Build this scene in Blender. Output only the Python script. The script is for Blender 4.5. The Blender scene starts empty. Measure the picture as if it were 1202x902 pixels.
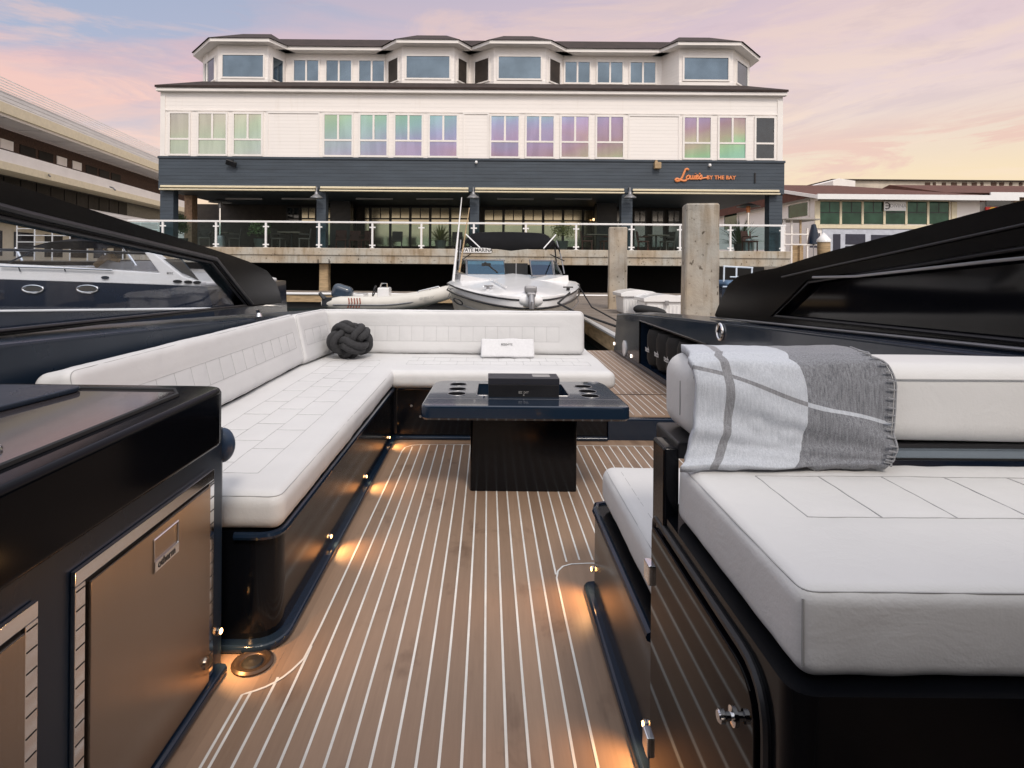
import bpy, bmesh, math, random
from mathutils import Vector, Matrix, noise
random.seed(7)
PI = math.pi
sc = bpy.context.scene
COL = sc.collection
# ------------------------------------------------------------------ camera model
F, CX, CY, EYE = 690.0, 573.0, 312.0, 1.15
ROLL = math.radians(0.45)
def P(px, py, Y):
    a, b = px - CX, py - CY
    u = a * math.cos(ROLL) + b * math.sin(ROLL)
    v = -a * math.sin(ROLL) + b * math.cos(ROLL)
    return Vector((u * Y / F, Y, EYE - v * Y / F))
# ------------------------------------------------------------------ materials
MATS = {}
def new_mat(name):
    m = bpy.data.materials.new(name); m.use_nodes = True
    nt = m.node_tree
    return m, nt, nt.nodes['Principled BSDF']
def node(nt, t, **kw):
    n = nt.nodes.new(t)
    for k, v in kw.items():
        if k.startswith('i_'):
            n.inputs[k[2:].replace('_', ' ')].default_value = v
        else: setattr(n, k, v)
    return n
def coords(nt, scale=(1, 1, 1), kind='Object'):
    tc = nt.nodes.new('ShaderNodeTexCoord'); mp = nt.nodes.new('ShaderNodeMapping')
    mp.inputs['Scale'].default_value = scale
    nt.links.new(tc.outputs[kind], mp.inputs['Vector'])
    return mp.outputs['Vector']
def rgb(c): return (c[0], c[1], c[2], 1)
def ramp(nt, stops, fac):
    r = nt.nodes.new('ShaderNodeValToRGB'); e = r.color_ramp.elements
    while len(e) < len(stops): e.new(0.5)
    for el, (p, c) in zip(e, stops): el.position = p; el.color = rgb(c)
    nt.links.new(fac, r.inputs['Fac']); return r.outputs['Color']
def mixc(nt, fac, a, b, mode='MIX'):
    m = nt.nodes.new('ShaderNodeMix'); m.data_type = 'RGBA'; m.blend_type = mode
    for sock, v in ((m.inputs[0], fac), (m.inputs[6], a), (m.inputs[7], b)):
        if isinstance(v, (int, float)): sock.default_value = v
        elif isinstance(v, tuple): sock.default_value = rgb(v)
        else: nt.links.new(v, sock)
    return m.outputs[2]
def math_n(nt, op, a, b=None, clamp=False):
    m = nt.nodes.new('ShaderNodeMath'); m.operation = op; m.use_clamp = clamp
    for i, v in enumerate((a, b)):
        if v is None: continue
        if isinstance(v, (int, float)): m.inputs[i].default_value = v
        else: nt.links.new(v, m.inputs[i])
    return m.outputs[0]
def noise_n(nt, vec, scale, detail=4, rough=.55, dist=0):
    n = nt.nodes.new('ShaderNodeTexNoise')
    n.inputs['Scale'].default_value = scale; n.inputs['Detail'].default_value = detail
    n.inputs['Roughness'].default_value = rough; n.inputs['Distortion'].default_value = dist
    if vec is not None: nt.links.new(vec, n.inputs['Vector'])
    return n.outputs['Fac']
def bump_n(nt, bsdf, h, strength, dist=.01, prev=None):
    b = nt.nodes.new('ShaderNodeBump'); b.inputs['Strength'].default_value = strength
    b.inputs['Distance'].default_value = dist
    nt.links.new(h, b.inputs['Height'])
    if prev is not None: nt.links.new(prev, b.inputs['Normal'])
    nt.links.new(b.outputs['Normal'], bsdf.inputs['Normal']); return b.outputs['Normal']
def M(name, col, rough=.5, metal=0., var=.12, vs=4., bump=0., bs=60., coat=0., rvar=.0, spec=.5, stretch=(1,1,1)):
    m, nt, b = new_mat(name)
    v = coords(nt, stretch)
    f = noise_n(nt, v, vs)
    lo = tuple(c * (1 - var) for c in col); hi = tuple(min(1, c * (1 + var)) for c in col)
    nt.links.new(ramp(nt, [(.3, lo), (.7, hi)], f), b.inputs['Base Color'])
    b.inputs['Metallic'].default_value = metal
    b.inputs['Specular IOR Level'].default_value = spec
    b.inputs['Coat Weight'].default_value = coat; b.inputs['Coat Roughness'].default_value = .03
    if rvar:
        f2 = noise_n(nt, v, vs * 2.3, 6)
        r = nt.nodes.new('ShaderNodeMapRange')
        r.inputs['From Min'].default_value = .3; r.inputs['From Max'].default_value = .7
        r.inputs['To Min'].default_value = max(.01, rough - rvar); r.inputs['To Max'].default_value = rough + rvar
        nt.links.new(f2, r.inputs['Value']); nt.links.new(r.outputs[0], b.inputs['Roughness'])
    else: b.inputs['Roughness'].default_value = rough
    if bump: bump_n(nt, b, noise_n(nt, v, bs, 3), bump, .004)
    MATS[name] = m; return m
def emit(name, col, s):
    m, nt, b = new_mat(name)
    b.inputs['Base Color'].default_value = rgb(col)
    b.inputs['Emission Color'].default_value = rgb(col); b.inputs['Emission Strength'].default_value = s
    return m
def glass(name, tint, refl=.08, rough=.02, gl=(1, 1, 1)):
    m = bpy.data.materials.new(name); m.use_nodes = True; nt = m.node_tree
    nt.nodes.clear()
    o = nt.nodes.new('ShaderNodeOutputMaterial'); t = nt.nodes.new('ShaderNodeBsdfTransparent')
    g = nt.nodes.new('ShaderNodeBsdfGlossy'); mx = nt.nodes.new('ShaderNodeMixShader')
    lw = nt.nodes.new('ShaderNodeLayerWeight'); lw.inputs['Blend'].default_value = .5
    a = math_n(nt, 'ADD', math_n(nt, 'MULTIPLY', math_n(nt, 'POWER', lw.outputs['Facing'], 4.5), .7), refl, True)
    t.inputs['Color'].default_value = rgb(tint); g.inputs['Color'].default_value = rgb(gl); g.inputs['Roughness'].default_value = rough
    nt.links.new(a, mx.inputs[0]); nt.links.new(t.outputs[0], mx.inputs[1]); nt.links.new(g.outputs[0], mx.inputs[2])
    nt.links.new(mx.outputs[0], o.inputs['Surface']); return m

navy = M('navy_gloss', (.008, .017, .034), .16, var=.15, vs=1.5, coat=.15, rvar=.05, spec=.4)
navy_satin = M('navy_satin', (.009, .019, .035), .30, var=.15, vs=1.5, rvar=.06, spec=.35)
black = M('black_gloss', (.003, .0035, .005), .13, var=.2, vs=2, rvar=.03, spec=.26)
black_satin = M('black_satin', (.010, .010, .012), .38, var=.2, vs=3, rvar=.08)
rubber = M('black_rubber', (.007, .007, .007), .6, var=.2, bump=.1)
chrome = M('polished_steel', (.82, .82, .82), .10, 1, var=.05)
white_gel = M('white_gelcoat', (.80, .80, .80), .22, var=.03, coat=.3)
white_paint = M('white_paint', (.84, .80, .76), .5, var=.05, vs=1.2, bump=.05)
cream = M('cream_paint', (.72, .64, .46), .5, var=.06)
beige_hull = M('beige_hull', (.58, .53, .45), .3, var=.08, coat=.2)
thread = M('grey_thread', (.36, .36, .36), .8)
lip_black = M('lip_black_gloss', (.003, .0035, .005), .12, var=.1, spec=.10)
door_black = M('door_black_gloss', (.002, .002, .003), .035, var=.1, spec=.085)
table_navy = M('table_navy_gloss', (.010, .021, .040), .12, var=.1, vs=1.5, coat=.5, rvar=.02)
knotwool = M('charcoal_wool', (.030, .030, .032), .9, var=.25, vs=40, bump=.6, bs=180)
towelm = M('white_towelling', (.66, .66, .67), .95, var=.04, vs=60, bump=.5, bs=300)
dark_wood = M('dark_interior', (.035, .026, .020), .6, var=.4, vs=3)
shade_black = M('under_quay_shade', (.010, .009, .009), .9)  # near-black colour stands in for the shade under the terrace slab
shingle_dark = None
canvas_black = M('black_canvas', (.005, .005, .006), .8, var=.2, spec=.15)
rope_black = M('black_rope', (.012, .012, .014), .8, bump=.4, bs=120)
letter_white = M('white_print', (.75, .75, .75), .5)
letter_grey = M('silver_print', (.30, .29, .28), .4)
letter_black = M('black_print', (.02, .02, .02), .5)
copper = M('copper_letters', (.80, .28, .10), .45, var=.1)
tan_wood = M('weathered_wood', (.42, .30, .17), .75, var=.3, vs=3, stretch=(1, 1, 6), bump=.2)
red_sign = M('red_sign', (.55, .04, .03), .4)
yellow_sign = M('yellow_sign', (.80, .45, .05), .4)
brown_shingle = M('brown_shingle_wall', (.060, .030, .018), .85, var=.5, vs=9, bump=.6, bs=14)
leafm = M('leaf_green', (.06, .10, .03), .55, var=.5, vs=9)
leaf_y = M('leaf_yellow_green', (.16, .15, .04), .55, var=.5, vs=9)
pot_dark = M('dark_planter', (.05, .055, .05), .6)
chair_red = M('red_brown_seat', (.09, .022, .015), .6, var=.2)
chair_grey = M('grey_wicker', (.10, .085, .075), .7, var=.2)
tabletop_m = M('pale_table_wood', (.25, .2, .15), .5, var=.2)
grey_metal = M('grey_metal', (.30, .30, .31), .4, .7, var=.1)
motor_grey = M('outboard_cowl', (.035, .055, .085), .25, var=.2, coat=.4)
hypalon = M('pale_grey_rubber', (.60, .58, .53), .5, var=.06, bump=.05)
brick_tan = M('tan_brick', (.40, .25, .16), .8, var=.3, vs=8, bump=.3, bs=20)
glass_rail = glass('railing_glass', (.72, .83, .84), .006, .05)
glass_boat = glass('windscreen_glass', (.35, .55, .68), .12, gl=(.55, .8, 1))
glass_smoke = glass('smoked_glass', (.88, .90, .93), .012)
glass_cruiser = glass('pale_glass', (.45, .52, .55), .12)
glass_black = M('black_glass', (.002, .002, .003), .06, var=.1, spec=.22)
wing_black = M('wing_black_gloss', (.003, .003, .004), .16, var=.1, spec=.14)
pane_dark = M('dark_pane', (.02, .026, .03), .05, var=.3, spec=.9)
led = emit('warm_led', (1, .55, .2), 14)
bulb = emit('warm_bulb', (1, .62, .3), 3)

# upholstery : leather with pores and soft wrinkles
def upholstery():
    m, nt, b = new_mat('white_leather')
    v = coords(nt)
    f = noise_n(nt, v, 3, 3)
    nt.links.new(ramp(nt, [(.3, (.605, .602, .598)), (.7, (.645, .641, .636))], f), b.inputs['Base Color'])
    b.inputs['Roughness'].default_value = .55
    vo = nt.nodes.new('ShaderNodeTexVoronoi'); vo.inputs['Scale'].default_value = 260
    nt.links.new(v, vo.inputs['Vector'])
    n1 = bump_n(nt, b, vo.outputs['Distance'], .08, .002)
    n2_ = bump_n(nt, b, noise_n(nt, v, 9, 4, .6, .8), .26, .012, n1)
    bump_n(nt, b, noise_n(nt, coords(nt, (1, 1, 1.4)), 27, 5, .62, 1.4), .07, .006, n2_)
    return m
leather = upholstery()
# teak : planks vary, grain along Y, stains
def teak():
    m, nt, b = new_mat('teak_decking')
    v = coords(nt, (38, 2.2, 10))
    g = noise_n(nt, v, 2.2, 8, .65)
    tc = nt.nodes.new('ShaderNodeTexCoord'); sx = nt.nodes.new('ShaderNodeSeparateXYZ')
    nt.links.new(tc.outputs['Object'], sx.inputs[0])
    k = math_n(nt, 'FLOOR', math_n(nt, 'DIVIDE', sx.outputs[0], .0523))
    wn = nt.nodes.new('ShaderNodeTexWhiteNoise'); wn.noise_dimensions = '1D'
    nt.links.new(k, wn.inputs['W'])
    base = ramp(nt, [(.25, (.262, .176, .119)), (.5, (.286, .194, .133)), (.75, (.310, .213, .148))], g)
    plank = ramp(nt, [(0, (.84, .83, .82)), (1, (1.10, 1.10, 1.10))], wn.outputs[0])
    c = mixc(nt, 1.0, base, plank, 'MULTIPLY')
    st = noise_n(nt, coords(nt, (1, .6, 1)), 5.5, 4, .6, .3)
    c = mixc(nt, 1.0, c, ramp(nt, [(.30, (.66, .62, .60)), (.42, (1, 1, 1)), (.7, (1.06, 1.05, 1.05))], st), 'MULTIPLY')
    nt.links.new(c, b.inputs['Base Color'])
    b.inputs['Roughness'].default_value = .48
    bump_n(nt, b, g, .12, .003)
    return m
teakm = teak()
inlay = M('white_caulking', (.72, .71, .68), .5, var=.14, vs=7)
def brushed():
    m, nt, b = new_mat('bronze_steel')
    v = coords(nt, (1, 140, 1))
    g = noise_n(nt, v, 3, 4, .6)
    nt.links.new(ramp(nt, [(.3, (.34, .285, .24)), (.7, (.39, .33, .28))], g), b.inputs['Base Color'])
    b.inputs['Metallic'].default_value = 1; b.inputs['Roughness'].default_value = .25
    b.inputs['Anisotropic'].default_value = .9; b.inputs['Anisotropic Rotation'].default_value = ANROT
    tg = nt.nodes.new('ShaderNodeTangent'); tg.direction_type = 'RADIAL'; tg.axis = 'Z'
    nt.links.new(tg.outputs[0], b.inputs['Tangent'])
    return m
ANROT = 0.0
bronze = brushed()
def siding(name, col, pitch, strength=.5, var=.06):
    m, nt, b = new_mat(name)
    tc = nt.nodes.new('ShaderNodeTexCoord'); sx = nt.nodes.new('ShaderNodeSeparateXYZ')
    nt.links.new(tc.outputs['Object'], sx.inputs[0])
    fr = math_n(nt, 'FRACT', math_n(nt, 'DIVIDE', sx.outputs[2], pitch))
    groove = ramp(nt, [(0, (0, 0, 0)), (.12, (1, 1, 1)), (1, (.5, .5, .5))], fr)
    f = noise_n(nt, coords(nt, (.25, .25, 2)), 3, 5)
    c = ramp(nt, [(.3, tuple(x * (1 - var) for x in col)), (.7, tuple(min(1, x * (1 + var)) for x in col))], f)
    c = mixc(nt, .35, c, mixc(nt, 1., c, ramp(nt, [(0, (.72, .72, .72)), (.10, (1, 1, 1))], fr), 'MULTIPLY'))
    dr = noise_n(nt, coords(nt, (1.6, 1.6, .16)), 1.4, 6, .65)
    c = mixc(nt, 1., c, ramp(nt, [(.26, (.94, .93, .91)), (.42, (1, 1, 1))], dr), 'MULTIPLY')
    nt.links.new(c, b.inputs['Base Color']); b.inputs['Roughness'].default_value = .55
    bump_n(nt, b, groove, strength, .03)
    return m
white_siding = siding('white_siding', (.87, .825, .785), .15, .16, .02)
navy_siding = siding('navy_siding', (.042, .057, .075), .15, .3, .18)
white_louver = siding('white_slats', (.72, .70, .68), .22, 1, .08)
def concrete(name, a, c, sc_=1.6):
    m, nt, b = new_mat(name)
    v = coords(nt)
    f = noise_n(nt, v, sc_, 8, .62, .2)
    col = ramp(nt, [(.28, a), (.55, c), (.8, tuple(x * 1.15 for x in c))], f)
    dr = noise_n(nt, coords(nt, (3, 3, .35)), 2.5, 5, .6)
    col = mixc(nt, 1., col, ramp(nt, [(.30, (.70, .64, .56)), (.52, (1, 1, 1))], dr), 'MULTIPLY')
    big = noise_n(nt, v, .9, 3, .5)
    col = mixc(nt, 1., col, ramp(nt, [(.35, (1.08, .96, .80)), (.60, (.92, .95, .95))], big), 'MULTIPLY')
    pits = noise_n(nt, v, 11, 3, .5)
    col = mixc(nt, 1., col, ramp(nt, [(.30, (.32, .29, .26)), (.36, (1, 1, 1))], pits), 'MULTIPLY')
    nt.links.new(col, b.inputs['Base Color']); b.inputs['Roughness'].default_value = .85
    bump_n(nt, b, noise_n(nt, v, 14, 6, .7), .5, .02)
    return m
conc_pile = concrete('pile_concrete', (.22, .19, .16), (.40, .37, .33))
conc_slab = concrete('slab_concrete', (.30, .27, .23), (.48, .45, .40), .9)
def shingles(name, col):
    m, nt, b = new_mat(name)
    br = nt.nodes.new('ShaderNodeTexBrick'); nt.links.new(coords(nt, (1.2, 1.2, 3)), br.inputs['Vector'])
    br.inputs['Scale'].default_value = 3
    br.inputs['Color1'].default_value = rgb(col); br.inputs['Color2'].default_value = rgb(tuple(x * .6 for x in col))
    br.inputs['Mortar'].default_value = rgb(tuple(x * .4 for x in col)); br.inputs['Mortar Size'].default_value = .02
    f = noise_n(nt, coords(nt), 2, 5)
    nt.links.new(mixc(nt, .5, br.outputs[0], ramp(nt, [(.3, tuple(x * .6 for x in col)), (.7, tuple(x * 1.4 for x in col))], f)), b.inputs['Base Color'])
    b.inputs['Roughness'].default_value = .9
    bump_n(nt, b, noise_n(nt, coords(nt), 9, 4), .5, .03)
    return m
roof_dark = shingles('dark_roof_tiles', (.040, .026, .022))
roof_brown = shingles('brown_roof_tiles', (.120, .045, .030))
# window film with a slow rainbow sheen across the facade
OFFX = -.7
def film():
    m, nt, b = new_mat('iridescent_film_glass')
    tc = nt.nodes.new('ShaderNodeTexCoord'); sx = nt.nodes.new('ShaderNodeSeparateXYZ')
    nt.links.new(tc.outputs['Object'], sx.inputs[0])
    oi = nt.nodes.new('ShaderNodeObjectInfo')
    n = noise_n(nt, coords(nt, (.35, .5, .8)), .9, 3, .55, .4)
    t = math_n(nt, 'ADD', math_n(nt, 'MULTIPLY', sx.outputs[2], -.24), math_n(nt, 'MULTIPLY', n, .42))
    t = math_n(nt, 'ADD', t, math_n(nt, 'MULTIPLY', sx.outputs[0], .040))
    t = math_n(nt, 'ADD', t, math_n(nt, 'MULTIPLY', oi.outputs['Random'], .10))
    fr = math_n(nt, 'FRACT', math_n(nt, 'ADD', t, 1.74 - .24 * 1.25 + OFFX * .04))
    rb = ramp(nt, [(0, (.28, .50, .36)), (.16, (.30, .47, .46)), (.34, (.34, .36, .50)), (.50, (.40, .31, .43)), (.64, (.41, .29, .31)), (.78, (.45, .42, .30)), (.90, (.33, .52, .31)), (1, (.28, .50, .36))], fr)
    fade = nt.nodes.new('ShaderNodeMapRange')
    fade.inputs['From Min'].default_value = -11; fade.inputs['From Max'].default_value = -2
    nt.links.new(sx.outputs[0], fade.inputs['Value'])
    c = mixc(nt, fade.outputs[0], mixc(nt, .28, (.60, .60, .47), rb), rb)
    # blinds and furniture behind the film, faint
    blind = ramp(nt, [(.42, (.88, .88, .88)), (.58, (1, 1, 1))], noise_n(nt, coords(nt, (1.3, 1, .25)), 1.6, 2))
    c = mixc(nt, 1., c, blind, 'MULTIPLY')
    c = mixc(nt, 1., c, ramp(nt, [(0, (.90, .90, .90)), (1, (1.10, 1.10, 1.10))], oi.outputs['Random']), 'MULTIPLY')
    nt.links.new(c, b.inputs['Base Color'])
    b.inputs['Metallic'].default_value = .9; b.inputs['Roughness'].default_value = .10
    bump_n(nt, b, noise_n(nt, coords(nt), .8, 2), .08, .05)
    return m
film_glass = film()
film_dark = M('blue_grey_film', (.15, .195, .23), .1, .9, var=.2, vs=1)
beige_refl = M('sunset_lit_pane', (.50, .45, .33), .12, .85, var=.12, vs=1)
green_film = M('green_film_pane', (.026, .066, .046), .1, .5, var=.35, vs=1.2)
def waterm():
    m, nt, b = new_mat('harbour_water')
    b.inputs['Base Color'].default_value = (.010, .022, .024, 1); b.inputs['Roughness'].default_value = .06
    b.inputs['IOR'].default_value = 1.33
    v = coords(nt, (1, 1.6, 1))
    h = math_n(nt, 'ADD', noise_n(nt, v, 1.6, 3), math_n(nt, 'MULTIPLY', noise_n(nt, v, 6, 2), .3))
    bump_n(nt, b, h, .35, .08); return m
water_m = waterm()
ground_m = concrete('quay_ground', (.16, .15, .14), (.28, .26, .24), .4)
dock_m = M('grey_dock_boards', (.20, .165, .135), .8, var=.35, vs=3, stretch=(.6, 9, 1), bump=.3, bs=20)
def throw_mat():
    m, nt, b = new_mat('checked_wool')
    tc = nt.nodes.new('ShaderNodeTexCoord'); sx = nt.nodes.new('ShaderNodeSeparateXYZ')
    nt.links.new(tc.outputs['UV'], sx.inputs[0])
    u, w = sx.outputs[0], sx.outputs[1]
    def band(x, c, h):
        return math_n(nt, 'LESS_THAN', math_n(nt, 'ABSOLUTE', math_n(nt, 'SUBTRACT', x, c)), h)
    dark = math_n(nt, 'GREATER_THAN', u, .555)
    f = noise_n(nt, coords(nt), 620, 2, .6)
    f3 = noise_n(nt, coords(nt, (1, 1, .08)), 300, 2, .7)
    ff = math_n(nt, 'ADD', math_n(nt, 'MULTIPLY', f, .5), math_n(nt, 'MULTIPLY', f3, .5))
    light = ramp(nt, [(.38, (.40, .43, .48)), (.62, (.54, .57, .62))], ff)
    darkc = ramp(nt, [(.36, (.10, .105, .12)), (.64, (.27, .28, .305))], ff)
    strp = ramp(nt, [(.36, (.15, .155, .17)), (.64, (.29, .295, .315))], ff)
    c = mixc(nt, dark, light, darkc)
    c = mixc(nt, band(u, .165, .022), c, strp)
    h = math_n(nt, 'ADD', math_n(nt, 'MULTIPLY', u, -.40), .84)
    hb = band(math_n(nt, 'SUBTRACT', w, h), 0, .014)
    c = mixc(nt, hb, c, mixc(nt, dark, strp, light))
    nt.links.new(c, b.inputs['Base Color']); b.inputs['Roughness'].default_value = .95
    b.inputs['Sheen Weight'].default_value = .2
    bump_n(nt, b, ff, .45, .003); return m
throw_m = throw_mat()

# ------------------------------------------------------------------ object helpers
def W(o):
    m = o.matrix_basis.copy()
    while o.parent: o = o.parent; m = o.matrix_basis @ m
    return m
def tag(o, label=None, cat=None, group=None, kind=None):
    if label: o['label'] = label
    if cat: o['category'] = cat
    if group: o['group'] = group
    if kind: o['kind'] = kind
    return o
def thing(name, label, cat, loc=(0, 0, 0), rz=0., group=None):
    o = bpy.data.objects.new(name, None); o.empty_display_size = .2
    COL.objects.link(o); o.location = loc; o.rotation_euler = (0, 0, rz)
    return tag(o, label, cat, group)
def obj(name, bm, mat, parent=None, label=None, local=False, smooth=True, ang=38, uvkeep=True):
    bmesh.ops.recalc_face_normals(bm, faces=bm.faces[:])
    if parent is not None and not local: bm.transform(W(parent).inverted())
    me = bpy.data.meshes.new(name); bm.to_mesh(me); bm.free()
    if smooth:
        for p in me.polygons: p.use_smooth = True
        me.set_sharp_from_angle(angle=math.radians(ang))
    o = bpy.data.objects.new(name, me); COL.objects.link(o)
    me.materials.append(mat)
    if smooth and len(me.polygons) < 1500:
        wn_ = o.modifiers.new('weighted', 'WEIGHTED_NORMAL'); wn_.keep_sharp = True; wn_.weight = 80
    if parent is not None: o.parent = parent
    if label: o['label'] = label
    return o
def copy_tree(o, parent=None):
    c = o.copy(); COL.objects.link(c); c.parent = parent
    for ch in list(o.children): copy_tree(ch, c)
    return c
def BM(): return bmesh.new()
def box(bm, x0, x1, y0, y1, z0, z1, bev=0., seg=2, mtx=None):
    r = bmesh.ops.create_cube(bm, size=1)
    vs = r['verts']
    for v in vs:
        v.co = Vector(((x0 + x1) / 2 + v.co.x * (x1 - x0), (y0 + y1) / 2 + v.co.y * (y1 - y0), (z0 + z1) / 2 + v.co.z * (z1 - z0)))
    if bev:
        es = list({e for v in vs for e in v.link_edges})
        r2 = bmesh.ops.bevel(bm, geom=es, offset=bev, segments=seg, affect='EDGES', profile=.5)
        vs = list({v for f in r2['faces'] for v in f.verts} | {v for v in vs if v.is_valid})
    if mtx is not None:
        for v in vs: v.co = mtx @ v.co
    return bm
def bx(*a, **k): return box(BM(), *a, **k)
def prism(bm, poly, a, b, axis='x', bev=0., seg=2):
    """poly: list of 2D points; axis x -> (y,z); y -> (x,z); z -> (x,y)"""
    def mk(p, t):
        return Vector((t, p[0], p[1])) if axis == 'x' else Vector((p[0], t, p[1])) if axis == 'y' else Vector((p[0], p[1], t))
    v0 = [bm.verts.new(mk(p, a)) for p in poly]; v1 = [bm.verts.new(mk(p, b)) for p in poly]
    n = len(poly); fs = [bm.faces.new(v0), bm.faces.new(v1[::-1])]
    for i in range(n): fs.append(bm.faces.new((v0[i], v0[(i + 1) % n], v1[(i + 1) % n], v1[i])))
    if bev:
        bmesh.ops.recalc_face_normals(bm, faces=fs)
        es = list({e for f in fs for e in f.edges})
        bmesh.ops.bevel(bm, geom=es, offset=bev, segments=seg, affect='EDGES', profile=.5)
    return bm
def tube(bm, pts, r, n=8, closed=False, cap=True):
    pts = [Vector(p) for p in pts]; N = len(pts); rings = []
    rr = r if isinstance(r, (list, tuple)) else [r] * N
    up = None
    for i, p in enumerate(pts):
        if closed: t = pts[(i + 1) % N] - pts[i - 1]
        else: t = pts[min(i + 1, N - 1)] - pts[max(i - 1, 0)]
        t.normalize()
        if up is None:
            up = t.orthogonal().normalized()
        up = (up - t * up.dot(t))
        if up.length < 1e-6: up = t.orthogonal()
        up.normalize(); s = t.cross(up)
        rings.append([bm.verts.new(p + (up * math.cos(2 * PI * k / n) + s * math.sin(2 * PI * k / n)) * rr[i]) for k in range(n)])
    m = N if closed else N - 1
    for i in range(m):
        A, B = rings[i], rings[(i + 1) % N]
        for k in range(n): bm.faces.new((A[k], A[(k + 1) % n], B[(k + 1) % n], B[k]))
    if cap and not closed:
        bm.faces.new(rings[0][::-1]); bm.faces.new(rings[-1])
    return bm
def lathe(bm, prof, c, n=24, mtx=None):
    c = Vector(c); rings = []
    for r, z in prof:
        if r < 1e-5: rings.append([bm.verts.new((0, 0, z))])
        else: rings.append([bm.verts.new((r * math.cos(2 * PI * k / n), r * math.sin(2 * PI * k / n), z)) for k in range(n)])
    for A, B in zip(rings, rings[1:]):
        for k in range(n):
            a = [A[k % len(A)], A[(k + 1) % len(A)], B[(k + 1) % len(B)], B[k % len(B)]]
            u = []
            for q in a:
                if q not in u: u.append(q)
            if len(u) >= 3: bm.faces.new(u)
    for R in rings:
        for v in R: v.co = c + ((mtx @ v.co) if mtx is not None else v.co)
    return bm
def loft(bm, secs, closed=True, caps=True):
    R = [[bm.verts.new(p) for p in s] for s in secs]; n = len(R[0])
    for A, B in zip(R, R[1:]):
        for k in range(n if closed else n - 1):
            q = (A[k], A[(k + 1) % n], B[(k + 1) % n], B[k])
            try: bm.faces.new(q)
            except ValueError: pass
    if caps and closed:
        bm.faces.new(R[0][::-1]); bm.faces.new(R[-1])
    return bm
def rcorner(poly, r, seg=6):
    """round each corner of a 2D polygon; r may be list"""
    out = []; n = len(poly)
    for i, p in enumerate(poly):
        rad = r[i] if isinstance(r, (list, tuple)) else r
        p = Vector(p); a = Vector(poly[i - 1]) - p; b = Vector(poly[(i + 1) % n]) - p
        if rad <= 0: out.append(tuple(p)); continue
        t = min(rad, a.length * .49, b.length * .49); A = p + a.normalized() * t; B = p + b.normalized() * t
        for k in range(seg + 1):
            s = k / seg; out.append(tuple(A * (1 - s) ** 2 + p * 2 * s * (1 - s) + B * s * s))
    return out
def axis_pts(h, r, step):
    pts = [h - r * (1 - math.sin(a)) for a in (PI / 2, 1.2, .9, .6, .3, 0)]
    core = h - r
    n = max(1, int(2 * core / step))
    inner = [-core + 2 * core * i / n for i in range(n + 1)]
    edge = [core + r * x for x in (.25, .5, .75, 1.)]
    return [-e for e in edge[::-1]] + inner + edge
def pad(dx, dy, dz, r, step=.03, disp=None):
    """rounded, slightly soft cushion centred on the origin. disp(x,y,z,normal)->offset along normal"""
    bm = BM(); H = (dx / 2, dy / 2, dz / 2)
    A = [axis_pts(h, min(r, h * .98), step) for h in H]
    rr = [min(r, h * .98) for h in H]
    def put(p):
        q = Vector([max(-(H[i] - rr[i]), min(H[i] - rr[i], p[i])) for i in range(3)])
        d = Vector(p) - q
        nrm = d.normalized() if d.length > 1e-9 else Vector((0, 0, 1))
        s = q + Vector([nrm[i] * rr[i] for i in range(3)])
        if disp: s += nrm * disp(s.x, s.y, s.z, nrm)
        return s
    for ax in range(3):
        b, c = [i for i in range(3) if i != ax]
        for sgn in (-1, 1):
            g = []
            for pb in A[b]:
                row = []
                for pc in A[c]:
                    p = [0, 0, 0]; p[ax] = sgn * H[ax]; p[b] = pb; p[c] = pc
                    row.append(bm.verts.new(put(p)))
                g.append(row)
            for i in range(len(g) - 1):
                for j in range(len(g[0]) - 1):
                    bm.faces.new((g[i][j], g[i + 1][j], g[i + 1][j + 1], g[i][j + 1]))
    bmesh.ops.remove_doubles(bm, verts=bm.verts[:], dist=1e-5)
    return bm
def seg_d(x, y, s):
    (ax, ay), (bx_, by) = s
    vx, vy = bx_ - ax, by - ay; L = vx * vx + vy * vy
    t = max(0, min(1, ((x - ax) * vx + (y - ay) * vy) / L)) if L else 0
    return math.hypot(x - ax - t * vx, y - ay - t * vy)
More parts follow.
